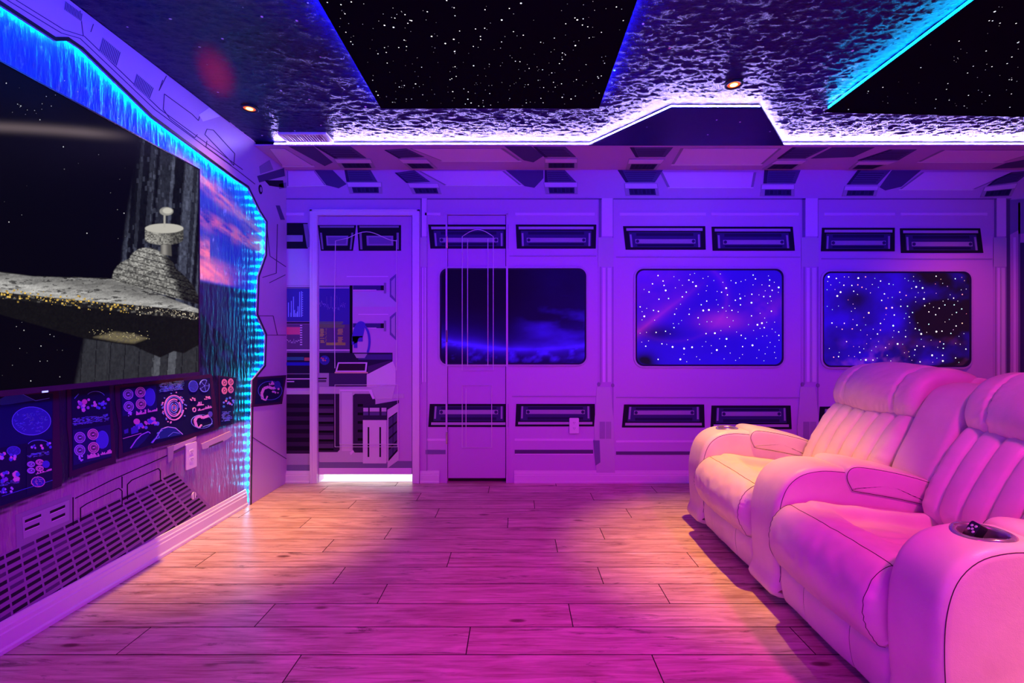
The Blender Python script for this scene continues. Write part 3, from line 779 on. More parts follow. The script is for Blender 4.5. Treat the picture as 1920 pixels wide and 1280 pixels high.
def win1(U, V):
    n = fbm(U / 60, V / 40, 5, 4); n2 = fbm(U / 90, V / 28, 5, 9)
    arc = 655 - 0.00075 * (U - 985) ** 2 * np.sign(985 - U) * (U < 985) - 0.0006 * (U - 985) ** 2 * (U > 985)
    d = V - arc
    glow = np.exp(-np.abs(d) / 5) * 0.55 + np.exp(-np.clip(-d, 0, None) / 20) * (d < 0) * 0.22 + np.exp(-np.clip(d, 0, None) / 16) * (d >= 0) * 0.22
    haze = np.clip(n2 - 0.42, 0, 1) * sstep(U, 940, 1060) * sstep(V, 540, 590) * 0.9
    land = np.clip(fbm(U / 16, V / 12, 5, 2) - 0.52, 0, 1) * (d > 4) * 1.2
    b = 0.012 + glow * (0.35 + n) + haze + land + 0.03 * n * sstep(U, 950, 1050)
    b = b * 1.7 - 0.008
    return stack(0.006 + b * 0.10, 0.006 + b * 0.10, b)
def win2(U, V):
    n = fbm(U / 50, V / 40, 5, 12); n2 = fbm(U / 22, V / 18, 5, 5)
    l1 = 626 - (U - 1192) * 0.80 + 0.0004 * (U - 1192) ** 2
    d = l1 - V
    ridge = np.exp(-np.abs(d) / 9) * sstep(U, 1345, 1200) * 0.9 + (d > 0) * sstep(U, 1335, 1220) * n2 * 0.30
    arc = np.abs(np.hypot((U - 1262) / 100, (V - 560) / 80) - 1)
    arcg = np.exp(-arc * 18) * (U > 1300) * (V < 600) * 0.25 + np.exp(-arc * 25) * (V > 600) * 0.12
    blob = np.exp(-(((U - 1352) / 42) ** 2 + ((V - 602) / 17) ** 2)) * 0.9 + np.exp(-(((U - 1440) / 45) ** 2 + ((V - 580) / 30) ** 2)) * n2 * 0.7
    dark = np.exp(-(((U - 1238) / 36) ** 2 + ((V - 624) / 14) ** 2)) * 0.55 + np.exp(-(((U - 1208) / 20) ** 2 + ((V - 676) / 14) ** 2)) * 0.9
    p = ridge + arcg + blob
    base = np.clip(0.80 + 0.25 * (n - 0.5) - dark, 0.02, 2)
    return stack(0.022 * base + 0.26 * p, 0.002 + 0.01 * p, base * 0.86 + 0.0 * p)
def win3(U, V):
    n = fbm(U / 60, V / 50, 5, 31); n2 = fbm(U / 22, V / 20, 5, 8)
    left = np.clip(sstep(U, 1780, 1560) * 0.9 + (n - 0.52) * 1.3, 0, 1) * np.clip(1 - 0.9 * np.exp(-(((U - 1605) / 40) ** 2 + ((V - 560) / 26) ** 2)), 0, 1)
    left *= np.clip(0.25 + 1.3 * n, 0, 1.2)
    pk = np.clip(n2 - 0.45, 0, 1) * np.exp(-(((U - 1640) / 70) ** 2 + ((V - 672) / 28) ** 2)) * 2.4 + np.clip(n2 - 0.5, 0, 1) * sstep(U, 1720, 1790) * sstep(V, 600, 670) * 0.7
    return stack(0.008 + 0.015 * left + 0.34 * pk, 0.002 + 0.03 * pk, 0.012 + left * 0.66 + pk * 0.30)
window_1 = window(1, 827, 505, 1097, 681, win1, M['print'])
window_2 = window(2, 1193, 506, 1466, 684, win2, M['backlit'])
window_3 = window(3, 1543, 511, 1817, 686, win3, M['backlit'])
def star_points(name, parent, pts, fn, h):
    """fibre optic ends: a tiny dome of light each"""
    mb = MB()
    for a, b, r, c in pts:
        ring = ellipse(a, b, r, r, 6)
        vs = [fn(x, y, h) for x, y in ring] + [fn(a, b, h + r * 0.6)]
        mb.face_set(vs, [(i, (i + 1) % 6, 6) for i in range(6)], c)
    o = mb.build(name, M['star'], parent)
    o['kind'] = 'stuff'
    return o
def win_stars(win, u0, v0, u1, v1, n, seed, pal):
    rn = random.Random(seed); pts = []; placed = []
    tries = 0
    while len(pts) < n and tries < 6000:
        tries += 1
        u = rn.uniform(u0 + 6, u1 - 6); v = rn.uniform(v0 + 6, v1 - 6)
        if any((u - p) ** 2 + (v - q) ** 2 < 60 for p, q in placed): continue
        if rn.random() > 0.55 + 0.45 * (u - u0) / (u1 - u0): continue
        placed.append((u, v))
        a, b = bk(u, v)
        big = rn.random()
        r = 0.0028 if big < 0.6 else (0.0045 if big < 0.9 else 0.0068)
        c = rn.choice(pal); k = 1.0 if big > 0.6 else 0.65
        pts.append((a, b, r, tuple(x * k for x in c)))
    star_points('star_light', win, pts, on_back, 0.0065)
WS = [(1, 0.95, 1), (1, 0.95, 1), (0.75, 0.75, 1), (1, 0.8, 0.75), (0.55, 0.8, 1)]
win_stars(window_2, 1193, 506, 1466, 684, 165, 5, WS)
win_stars(window_3, 1543, 511, 1817, 686, 185, 6, WS + [(1, 0.25, 0.3), (0.9, 0.4, 0.9), (0.5, 0.9, 0.9), (1, 0.5, 0.35)])

# ---- left wall: mural sheet with printed sky, mountain and console
def mural(Y, Z):
    U = CU - F * -XL / Y; V = CV - (Z - EYE) * F / Y
    n = fbm(Y * 5, Z * 5, 5, 3); st = fbm(Y * 11, Z * 48 + Y * 9, 5, 6); fine = fbm(Y * 40, Z * 22, 4, 8)
    r = 0.02 + 0.02 * n; g = 0.04 + 0.07 * n; b = 0.28 + 0.32 * n
    fleck = np.clip(fine - 0.66, 0, 1) * 3.2
    r = r + fleck * 0.5; g = g + fleck * 0.7; b = b + fleck
    sky = sstep(Y, 2.40, 2.46)
    # clouds: broken bands, warmer towards the horizon
    band = np.exp(-((Z - 2.02 + 0.25 * (Y - 2.6)) / 0.05) ** 2) * 0.9 + np.exp(-((Z - 1.80 + 0.06 * (Y - 2.6)) / 0.040) ** 2) + np.exp(-((Z - 1.745) / 0.03) ** 2) * (Y > 2.95) * 0.9 + np.exp(-((Z - 1.62) / 0.05) ** 2) * (Y < 2.75) * 0.8
    low = sstep(Z, 1.60, 1.50) * sstep(Z, 1.425, 1.45) * sstep(Y, 3.2, 2.8)
    cl_ = np.clip((np.clip(st * 1.6 - 0.38, 0, 1) * band * 1.5 + low * (0.45 + 0.8 * (st - 0.4))) * sky, 0, 1)
    r = r * (1 - cl_) + 1.0 * cl_; g = g * (1 - cl_) + 0.42 * cl_; b = b * (1 - cl_) + 0.36 * cl_
    # sea and mountain under the horizon
    sea = sstep(Z, 1.435, 1.415) * sky
    r = r * (1 - sea) + 0.012 * sea; g = g * (1 - sea) + (0.006 + 0.03 * np.clip(fine - 0.5, 0, 1)) * sea; b = b * (1 - sea) + (0.07 + 0.25 * np.clip(fine - 0.5, 0, 1)) * sea
    ridge = 1.26 - 0.62 * np.abs(Y - 2.62) + 0.10 * (fbm(Y * 9, Y * 0 + 1, 4, 2) - 0.5)
    mt = (Z < ridge) * sky
    lit = np.clip(fbm(Y * 30 + Z * 20, Z * 12, 5, 11) - 0.5, 0, 1) * 1.2
    r = r * (1 - mt) + (0.003 + 0.08 * lit) * mt; g = g * (1 - mt) + (0.003 + 0.05 * lit) * mt; b = b * (1 - mt) + (0.012 + 0.35 * lit) * mt
    dk = sstep(V, 700, 722) * (U < 440)
    r = r * (1 - dk) + 0.01 * dk; g = g * (1 - dk) + 0.01 * dk; b = b * (1 - dk) + 0.04 * dk
    # console body
    line = np.interp(U, [-200, 0, 120, 215, 300, 345, 400, 445, 480], [1030, 958, 905, 862, 836, 826, 808, 792, 786])
    con = sstep(V, line - 2, line + 3)
    cn = 0.36 + 0.25 * (n - 0.5) + 0.25 * np.clip(fine - 0.6, 0, 1)
    r = r * (1 - con) + cn * con; g = g * (1 - con) + cn * 0.42 * con; b = b * (1 - con) + cn * con
    rim = np.exp(-((V - line - 5) / 2.0) ** 2) * (U < 335)
    r = r * (1 - rim * 0.85); g = g * (1 - rim * 0.85); b = b * (1 - rim * 0.85)
    return stack(r, g, b)
Yg, Zg = np.meshgrid(np.concatenate([np.linspace(0.3, 1.4, 16)[:-1], np.linspace(1.4, 3.35, 320)]), np.linspace(0.09, ZC - 0.02, 290))
picture('mural_sheet', wall_left, M['mural'], Yg, Zg, mural(Yg, Zg), lambda a, b: (XL + 0.0015, a, b))
def lplate(name, items, h0=0.0015, parent=None, fn=on_left): return plate(name, parent or wall_left, fn, items, h0)
# grating print: rows of dark slots running into the distance
G = [(-150, 1115), (330, 884), (393, 948), (-150, 1330)]
mb = MB(); nr, nc = 11, 17
mb2 = MB()
mb2.prism(lfs((-150, 1112), (330, 882), (396, 951), (-150, 1335)), on_left, 0.0015, 0.0022, (0.30, 0.15, 0.34))
grating = mb2.build('grating', M['print'], wall_left)
for i in range(nc):
    for j in range(nr):
        s0 = (i / nc) ** 0.9; s1 = ((i + 0.86) / nc) ** 0.9; t0 = (j + 0.05) / nr; t1 = (j + 0.50) / nr
        mb.prism(lfs(*quad_at(G, s0, t0, s1, t1)), on_left, 0.002, 0.003, (0.02, 0.008, 0.03) if rnd.random() < 0.85 else (0.10, 0.05, 0.14))
o = mb.build('grating_slot', M['print'], grating); o['kind'] = 'stuff'
# console panel lines
lplate('console_panel', [(lfs((28, 965), (133, 926), (133, 984), (30, 1030)), (0.30, 0.25, 0.34), 0.0025), (lfs((40, 970), (128, 937), (128, 975), (42, 1010)), (0.40, 0.34, 0.44), 0.0035)])
for p in (((45, 975), (75, 963)), ((92, 958), (120, 946)), ((45, 990), (72, 979)), ((95, 972), (120, 961))):
    lplate('console_slot', [(lfs(p[0], p[1], (p[1][0], p[1][1] + 5), (p[0][0], p[0][1] + 5)), DARK, 0.0045), (lfs((p[0][0], p[0][1] + 5), (p[1][0], p[1][1] + 5), (p[1][0], p[1][1] + 6.2), (p[0][0], p[0][1] + 6.2)), PALE, 0.0045)])
def outline(mb, pts, w, X=XL, fn=on_left, h=0.003, colr=DARK, h0=0.0015):
    for p, q in zip(pts, pts[1:]):
        d = Vector((q[0] - p[0], q[1] - p[1])); 
        if d.length < 1e-6: continue
        n_ = Vector((-d.y, d.x)).normalized() * w / 2
        mb.prism(lfs((p[0] + n_.x, p[1] + n_.y), (q[0] + n_.x, q[1] + n_.y), (q[0] - n_.x, q[1] - n_.y), (p[0] - n_.x, p[1] - n_.y), X=X), fn, h0, h, colr)
mb = MB()
for pts in ([(140, 934), (208, 900), (330, 846)], [(150, 978), (150, 952), (162, 944), (222, 915), (228, 920), (228, 945)], [(238, 936), (238, 908), (246, 900), (296, 878), (300, 882), (300, 902)], [(228, 893), (228, 915)], [(136, 932), (136, 985)]):
    outline(mb, pts, 1.6)
mb.build('console_groove', M['print'], wall_left)
lplate('handle_rail', [(lfs((312, 840), (366, 818), (366, 824), (318, 848)), (0.5, 0.36, 0.5), 0.006), (lfs((318, 849), (345, 838), (345, 841), (318, 853)), (0.12, 0.08, 0.12), 0.005), (lfs((312, 838), (324, 834), (322, 860), (313, 868)), (0.34, 0.24, 0.38), 0.007)])
lplate('handle_rail', [(lfs((376, 832), (430, 808), (434, 816), (424, 824), (386, 840), (378, 842)), (0.55, 0.46, 0.52), 0.006), (lfs((390, 836), (416, 825), (416, 828), (390, 839)), (0.10, 0.06, 0.1), 0.007)])

# printed cockpit monitors
PINK = (0.85, 0.42, 0.70); BLUE = (0.10, 0.14, 0.75); SKY = (0.20, 0.35, 0.95); LILAC = (0.5, 0.4, 0.95)
class Hud:
    def __init__(s, X=XL, fn=on_left, base=0.0055): s.mb = MB(); s.X = X; s.fn = fn; s.h = base; s.n = 0
    def poly(s, pts, c, k=0):
        s.n += 1                      # later strokes lie a hair above earlier ones
        s.mb.prism(lfs(*pts, X=s.X), s.fn, s.h - 0.0003, s.h + 0.0002 + s.n * 3e-6, c)
    def ring(s, u, v, ru, rv, w, c, n=22, a0=0, a1=360, k=1):
        for i in range(n):
            t0 = R(a0 + (a1 - a0) * i / n); t1 = R(a0 + (a1 - a0) * (i + 1) / n)
            s.poly([(u + ru * math.cos(t0), v - rv * math.sin(t0)), (u + ru * math.cos(t1), v - rv * math.sin(t1)),
                    (u + (ru - w) * math.cos(t1), v - (rv - w) * math.sin(t1)), (u + (ru - w) * math.cos(t0), v - (rv - w) * math.sin(t0))], c, k)
    def disc(s, u, v, ru, rv, c, k=0): s.poly([(u + ru * math.cos(2 * math.pi * i / 18), v - rv * math.sin(2 * math.pi * i / 18)) for i in range(18)], c, k)
    def dial(s, u, v, ru, rv, c):
        s.disc(u, v, ru, rv, tuple(x * 0.35 for x in c)); s.ring(u, v, ru, rv, 1.3, c); s.ring(u, v, ru * 0.68, rv * 0.68, 1.0, c, 14, 20, 320); s.disc(u, v, ru * 0.35, rv * 0.35, (0.02, 0.02, 0.08), 1); s.poly([(u - ru * .2, v - 1), (u + ru * .25, v - 1.6), (u + ru * .25, v + 1), (u - ru * .2, v + 1.6)], c, 2)
    def bars(s, u0, u1, vb, sl, hmax, n, c):
        for i in range(n):
            u = u0 + (u1 - u0) * i / n; w = (u1 - u0) / n * 0.8; v = vb + sl * i / n; h = hmax * rnd.uniform(0.2, 1)
            s.poly([(u, v), (u + w, v), (u + w, v - h), (u, v - h)], c, 1)
    def cluster(s, u0, v0, u1, v1, n, cols, r=5):
        for i in range(n):
            u = rnd.uniform(u0, u1); v = rnd.uniform(v0, v1) - (u - (u0 + u1) / 2) * 0.12; m = rnd.randint(5, 7); q = rnd.uniform(0.5, 1) * r; a = rnd.random()
            s.poly([(u + q * math.cos(a + 2 * math.pi * k / m) * rnd.uniform(.7, 1), v + q * 0.9 * math.sin(a + 2 * math.pi * k / m)) for k in range(m)], rnd.choice(cols), i % 3)
    def band(s, u0, v0, u1, v1, sl, n, c):
        for i in range(n):
            u = rnd.uniform(u0, u1 - 4); v = rnd.uniform(v0, v1) + sl * (u - u0) / (u1 - u0); w = rnd.uniform(1.5, 6)
            s.poly([(u, v), (u + w, v + sl * w / (u1 - u0)), (u + w, v + 0.9 + sl * w / (u1 - u0)), (u, v + 0.9)], tuple(x * rnd.uniform(0.4, 1) for x in c), 1)
    def line(s, pts, w, c, k=1):
        for p, q in zip(pts, pts[1:]):
            d = Vector((q[0] - p[0], q[1] - p[1])); 
            if d.length < 1e-6: continue
            n_ = Vector((-d.y, d.x)).normalized() * w / 2
            s.poly([(p[0] + n_.x, p[1] + n_.y), (q[0] + n_.x, q[1] + n_.y), (q[0] - n_.x, q[1] - n_.y), (p[0] - n_.x, p[1] - n_.y)], c, k)
    def globe(s, u, v, ru, rv, c):
        s.disc(u, v, ru, rv, (0.04, 0.06, 0.42)); s.ring(u, v, ru, rv, 1.2, c, 30)
        for i in range(int(ru * rv / 16) + 6):
            a = rnd.random() * 6.28; q = rnd.random() ** 0.5 * 0.85; x, y = u + ru * q * math.cos(a), v + rv * q * math.sin(a)
            s.line([(x, y), (x + rnd.uniform(-3, 3), y + rnd.uniform(-2, 2)), (x + rnd.uniform(-6, 6), y + rnd.uniform(-4, 4))], 0.9, tuple(t * rnd.uniform(.4, .9) for t in c))
    def done(s, parent): return s.mb.build('screen_graphics', M['print'], parent)
def monitor(frame, screen, label, X=XL, fn=on_left, parent=None, h=0.004):
    m_ = plate('monitor', parent or wall_left, fn, [(lfs(*frame, X=X), (0.045, 0.012, 0.05), h)], 0.0015 if fn is on_left else 0.0)
    m_['label'] = label
    plate('screen', m_, fn, [(lfs(*screen, X=X), (0.008, 0.010, 0.055), h + 0.001)], h - 0.001)
    return m_
m_ = monitor([(-60, 736), (108, 728), (109, 776), (111, 850), (115, 873), (114, 911), (-60, 975)], [(-60, 748), (97, 737), (96, 916), (-60, 968)], 'large printed monitor with a blue globe')
h = Hud(); 
h.poly([(-20, 757), (12, 740), (40, 739), (62, 750), (20, 757), (0, 759)], (0.03, 0.10, 0.45)); h.line([(12, 740), (40, 739), (64, 751), (90, 746)], 1, SKY)
h.poly([(-40, 762), (95, 752), (95, 822), (-40, 846)], (0.006, 0.01, 0.10)); h.globe(56, 789, 37, 27, SKY)
for a, b, g_ in ((-18, 36, 0), (47, 93, 1)):
    h.poly([(a, 848 - (a + 18) * .15), (b, 840 - (a + 18) * .15), (b, 912), (a, 926)], (0.010, 0.010, 0.06))
h.ring(70, 836, 22, 12, 1, SKY, 14, 30, 160); h.cluster(55, 830, 92, 842, 12, [BLUE, PINK, LILAC], 4); h.band(47, 850, 93, 858, -6, 60, SKY)
for u, v in ((55, 870), (71, 866), (55, 882), (71, 878)): h.dial(u, v, 7.5, 5.5, LILAC if u < 60 else PINK)
h.disc(83, 870, 7, 7, (0.07, 0.07, 0.6)); h.bars(64, 94, 889, -8, 4, 12, PINK); h.globe(68, 903, 13, 10, PINK)
h.globe(22, 845, 13, 9, BLUE); h.cluster(-5, 848, 30, 864, 12, [BLUE, PINK, LILAC], 5); h.cluster(0, 884, 35, 902, 16, [BLUE, PINK, (0.3, 0.12, 0.7)], 6); h.cluster(-5, 912, 28, 922, 12, [BLUE, LILAC], 4); h.band(-10, 905, 35, 912, -8, 30, SKY)
h.line([(0, 930), (95, 900)], 0.8, BLUE); h.done(m_)
m_ = monitor([(124, 728), (130, 725), (205, 714), (207, 760), (213, 822), (216, 868), (128, 895), (129, 842), (124, 800)], [(132, 729), (203, 719), (207, 857), (134, 882)], 'narrow printed monitor with four dials')
h = Hud()
h.ring(177, 745, 18, 12, 1, SKY, 14, 20, 150); h.line([(137, 747), (145, 738)], 1.4, SKY); h.cluster(140, 748, 201, 768, 22, [BLUE, PINK, (0.15, 0.2, 0.8), (0.4, 0.15, 0.7)], 5); h.disc(156, 753, 5, 5, (0.9, 0.2, 0.5), 2)
h.band(133, 784, 204, 797, -9, 150, SKY); h.poly([(134, 806), (204, 796), (206, 855), (135, 872)], (0.012, 0.012, 0.12))
h.disc(189, 824, 12, 17, (0.07, 0.07, 0.62)); h.ring(189, 824, 12, 17, 1, BLUE, 20, -60, 100)
for u, v in ((147, 820), (171.5, 814), (146.6, 843.7), (172.6, 839)): h.dial(u, v, 10.5, 10.5, LILAC if (u < 160) else PINK)
h.cluster(143, 855, 153, 863, 5, [LILAC], 3); h.bars(161, 184, 860, -5, 9, 12, PINK); h.bars(186, 207, 853, -4, 8, 10, PINK); h.done(m_)
m_ = monitor([(214, 723), (396, 701), (404, 760), (409, 803), (366, 817), (364, 822), (286, 840), (282, 836), (221, 860), (222, 800), (215, 760)], [(223, 727), (392, 708), (400, 800), (229, 849)], 'wide printed monitor with a round target dial')
h = Hud()
h.poly([(226, 730), (290, 722), (292, 768), (228, 780)], (0.010, 0.012, 0.13)); h.disc(279, 744, 10, 17, (0.07, 0.07, 0.62)); h.ring(279, 744, 10, 17, 1, BLUE, 18, -80, 60)
for u, v, c in ((238, 739, LILAC), (261, 735, PINK), (239, 762, LILAC), (262, 757, PINK)): h.dial(u, v, 9.7, 10, c)
h.cluster(235, 773, 246, 780, 6, [LILAC], 2.5); h.bars(253, 272, 778, -3, 9, 12, PINK); h.bars(275, 293, 773, -3, 7, 9, PINK)
h.cluster(248, 784, 294, 802, 26, [BLUE, (0.7, 0.25, 0.6), (0.15, 0.18, 0.8), (0.3, 0.15, 0.7)], 5); h.poly([(243, 802), (256, 798), (257, 810), (244, 814)], (0.06, 0.05, 0.5)); h.disc(254, 790, 6, 5.5, (0.75, 0.25, 0.55), 2); h.poly([(230, 806), (238, 803), (238, 811), (231, 813)], (0.05, 0.04, 0.4))
h.band(295, 718, 342, 735, -6, 200, SKY)
for rr_, c, a0, a1, w in ((1.0, PINK, 20, 350, 2.2), (0.86, SKY, -30, 250, 1.2), (0.72, PINK, 60, 400, 2.4), (0.55, LILAC, 0, 300, 1.2), (0.40, SKY, 100, 440, 1.6), (0.24, PINK, 0, 360, 1.1), (0.12, SKY, 0, 360, 1.2)):
    h.ring(324, 764, 19 * rr_, 24 * rr_, w, c, 30, a0, a1)
for i in range(26):
    a = rnd.random() * 6.28; q = rnd.uniform(1.05, 1.25); h.disc(324 + 19 * q * math.cos(a), 764 + 24 * q * math.sin(a), 1.2, 1.2, rnd.choice([SKY, PINK]))
h.globe(360, 724, 9, 11, BLUE); h.disc(381, 723, 9.5, 12, (0.02, 0.02, 0.12)); h.ring(381, 723, 9.5, 12, 1.4, SKY, 20, 60, 170); h.ring(381, 723, 9.5, 12, 1.4, SKY, 20, 200, 380)
for i in range(5): h.line([(381, 723), (381 + 9 * math.cos(i * 1.3), 723 + 11 * math.sin(i * 1.3))], 0.8, SKY)
h.bars(367, 380, 761, -2, 8, 9, PINK); h.bars(369, 381, 770, -2, 5, 9, PINK); h.bars(382, 395, 767, -3, 6, 9, PINK); h.cluster(354, 746, 363, 752, 7, [PINK], 2); h.cluster(382, 743, 392, 748, 7, [PINK], 2); h.ring(362, 768, 3.5, 4.5, 1.5, PINK, 12)
h.line([(366, 799), (363, 789), (366, 782), (373, 780), (378, 783), (386, 780), (394, 778)], 5, PINK); h.line([(366, 799), (371, 802), (376, 796)], 2.5, PINK); h.ring(376, 790, 20, 13, 0.8, SKY, 22); h.disc(392, 776, 4, 5, (0.1, 0.1, 0.5)); h.line([(378, 800), (396, 794)], 1, SKY)
h.poly([(243, 840), (258, 820), (275, 810), (279, 812), (268, 826), (255, 838)], (0.012, 0.02, 0.14)); h.line([(242, 840), (252, 825), (262, 815), (275, 809), (279, 812)], 1.5, LILAC); h.poly([(283, 826), (300, 802), (315, 800), (330, 805), (340, 814), (310, 820)], (0.012, 0.03, 0.22)); h.line([(283, 830), (290, 820), (300, 804), (312, 800), (326, 802), (340, 814)], 1.5, LILAC); h.line([(281, 830), (286, 823), (296, 820), (292, 812), (302, 806)], 1.0, SKY); h.line([(312, 818), (322, 810), (334, 812)], 0.9, SKY)
h.line([(228, 822), (262, 812)], 0.8, PINK); h.done(m_)
m_ = monitor([(409, 704), (443, 708), (434, 795), (410, 800)], [(411, 707), (441, 711), (432, 792), (412, 797)], 'slim printed monitor at the mural edge')
h = Hud()
for u, v in ((419, 717), (431, 716), (419, 732), (431, 730)): h.dial(u, v, 5.2, 6.8, (0.9, 0.35, 0.45))
h.cluster(415, 745, 438, 766, 12, [(0.05, 0.3, 0.7), SKY, (0.7, 0.3, 0.6)], 3.5); h.band(413, 772, 432, 790, -2, 60, SKY); h.done(m_)

# ---- raised frame on the left wall (jagged inner outline), lip over the LED strip
INNER = [(0, 9), (105, 77), (129, 77), (154, 94), (285, 221), (442, 337), (465, 352), (487, 397), (499, 416), (498, 477), (484, 517), (481.5, 590), (498, 627), (496, 684), (473, 712), (469, 940)]
IN = [lf(u, v, XF) for u, v in INNER]
IN = [(0.2, IN[0][1])] + IN
IN[-1] = (IN[-1][0], 0.001)
outer = [(DB - 0.001, 0.001), (DB - 0.001, ZS), (YS + 0.02, ZS), (YS + 0.02, ZC - 0.001), (0.2, ZC - 0.001)]
trim_2 = struct(MB().prism(IN + outer, on_frame, -0.010, 0.0, (0.52, 0.36, 0.56)).build('trim_2', M['frame']))
# dark inner edge of the frame
mb = MB()
def offset_poly(P, d):
    res = []
    for i, p in enumerate(P):
        a = Vector(P[i - 1] if i else P[0]); b = Vector(P[i + 1] if i < len(P) - 1 else P[-1]); p = Vector(p)
        t1 = (p - a).normalized() if (p - a).length > 1e-6 else (b - p).normalized(); t2 = (b - p).normalized() if (b - p).length > 1e-6 else t1
        n1 = Vector((-t1.y, t1.x)); n2 = Vector((-t2.y, t2.x)); n_ = (n1 + n2).normalized()
        res.append(tuple(p + n_ * d / max(0.5, n_.dot(n1))))
    return res
EDGE = offset_poly(IN, 0.014)
mb.prism(IN + EDGE[::-1], on_frame, 0.0005, 0.003, DARK)
mb.build('edge_band', M['black'], trim_2)
# back rib that carries the frame and the LED strip
RIB0, RIB1 = offset_poly(IN, 0.030), offset_poly(IN, 0.045)
MB().prism(RIB0 + RIB1[::-1], on_left, 0.002, XF - XL - 0.010, DARK).build('back_rib', M['black'], trim_2)
# LED strip: one chip every few centimetres
led = MB().prism(offset_poly(IN, 0.026) + RIB0[::-1], on_left, 0.006, 0.016, (0.6, 0.6, 0.62))
led_o = led.build('led_strip', M['trim'])
tag(led_o, 'cyan light strip tracing the jagged frame edge on the left wall', 'light strip')
mb = MB()
P = offset_poly(IN, 0.023)
for i, (p, q) in enumerate(zip(P, P[1:])):
    p, q = Vector(p), Vector(q)
    L_ = (q - p).length
    sp = 0.052 if i >= 7 else 0.030
    n_ = max(1, int(L_ / sp))
    for k in range(n_):
        c = p.lerp(q, (k + 0.5) / n_)
        if c.x < 1.0: continue
        t = (q - p).normalized() * 0.0055; w = Vector((-t.y, t.x)).normalized() * 0.003
        mb.prism([tuple(c - t - w), tuple(c + t - w), tuple(c + t + w), tuple(c - t + w)], on_left, 0.007, 0.015)
chips = mb.build('led_chip', M['cyan_chip'], led_o); chips['kind'] = 'stuff'
# frame print: grooves, vents, round bolt, tablet
def fplate(name, items, h0=0.0): return plate(name, trim_2, on_frame, items, h0)
def fr(*p): return lfs(*p, X=XF)
mb = MB()
for pts in ([(0, -8), (115, 62), (150, 72), (290, 205), (446, 320), (478, 345)], [(20, -6), (120, 56), (158, 68), (300, 205), (455, 318)],
            [(170, 60), (175, 45)], [(150, 20), (156, 68)], [(305, 150), (298, 170), (312, 142)], [(375, 215), (372, 226), (360, 214), (308, 176), (306, 205), (318, 222), (365, 258), (370, 252)],
            [(388, 242), (384, 252), (430, 300), (438, 310), (440, 288), (400, 244), (388, 242)], [(388, 264), (386, 275), (434, 310)], [(500, 425), (506, 480), (536, 500)], [(505, 530), (535, 515)], [(500, 628), (536, 628)], [(485, 592), (512, 592), (520, 628)], [(492, 520), (518, 512), (520, 420)], [(474, 820), (537, 860)]):
    outline(mb, pts, 1.3, XF, on_frame, 0.0012, (0.10, 0.06, 0.14), 0.0)
mb.build('groove', M['print'], trim_2)
for q in ([(192, 70), (226, 98), (218, 125), (185, 96)], [(256, 138), (288, 165), (280, 186), (250, 160)], [(122, 2), (154, 26), (152, 40), (120, 18)]):
    fplate('frame_vent', [(fr(*q), (0.40, 0.34, 0.44), 0.002)] + [(fr(*quad_at(q, s, 0.05, s + 0.035, 0.95)), (0.12, 0.08, 0.2), 0.003) for s in [k / 12 + 0.02 for k in range(12)]])
fplate('frame_highlight', [(fr((372, 215), (392, 202), (412, 218), (380, 228)), (0.85, 0.8, 0.85), 0.002), (fr((430, 232), (476, 266), (476, 262), (432, 226)), PALE, 0.002)])
c = fr((488, 355))[0]
fplate('round_bolt', [(ellipse(c[0], c[1], 0.022, 0.032, 14), DARK, 0.004), (ellipse(c[0], c[1], 0.012, 0.018, 12), MID, 0.006)])
fplate('hull_detail', [(fr((482, 330), (532, 315), (534, 330), (486, 342)), (0.08, 0.06, 0.16), 0.002), (fr((496, 338), (530, 338), (532, 352), (505, 348)), DARK, 0.003), (fr((486, 312), (505, 300), (512, 318), (488, 326)), (0.28, 0.22, 0.36), 0.0025),
                       (fr((517, 385), (524, 385), (534, 412), (526, 412)), (0.10, 0.08, 0.2), 0.002), (fr((522, 345), (536, 342), (536, 352), (524, 354)), (0.25, 0.2, 0.35), 0.003)])
m_ = monitor([(477, 707), (536, 703), (528, 757), (471, 763)], [(482, 711), (531, 707), (524, 753), (476, 758)], 'small printed tablet on the frame', XF, on_frame, trim_2)
h = Hud(XF, on_frame, 0.0058)
h.line([(491, 748), (489, 738), (493, 728), (502, 725), (509, 728), (518, 726)], 5, PINK); h.line([(491, 748), (497, 750), (500, 742)], 2.5, PINK); h.ring(505, 732, 23, 18, 0.9, BLUE, 22); h.disc(519, 722, 6, 8, (0.04, 0.04, 0.35)); h.bars(503, 513, 722, -1, 8, 6, PINK); h.cluster(508, 728, 521, 738, 6, [LILAC, PINK], 3); h.done(m_)

# ================================================================== CEILING THINGS
def star_panel(corners, edges, label, n, seed, vis):
    cx = sum(p[0] for p in corners) / 4; cy = sum(p[1] for p in corners) / 4
    t = empty('star_panel', (cx, cy, ZS - 0.008), label, 'ceiling panel')
    MB().prism(corners, on_soffit, -0.008, 0.0, (0.003, 0.003, 0.004)).build('star_cloth', M['felt'], t)
    ins = [(p[0] + (cx - p[0]) * 0.10, p[1] + (cy - p[1]) * 0.10) for p in corners]
    MB().prism(ins, on_soffit, -0.029, -0.008).build('spacer', M['black'], t)
    rn = random.Random(seed); pts = []
    for i in range(n):
        a = rn.uniform(*vis[0]); b = rn.uniform(*vis[1])
        q = rn.random(); r = 0.0015 if q < 0.62 else (0.0027 if q < 0.92 else 0.0040)
        k = rn.uniform(0.12, 0.7) if q < 0.62 else rn.uniform(0.5, 1.0)
        pts.append((a, b, r, rn.choice([(k, k, k), (k, 0.95 * k, k), (0.8 * k, 0.85 * k, k)])))
    star_points('star_light', t, pts, on_soffit, 0.0004)
    return t
PA = [(-0.765, 0.55), (-0.765, 2.655), (0.467, 2.655), (0.467, 0.55)]
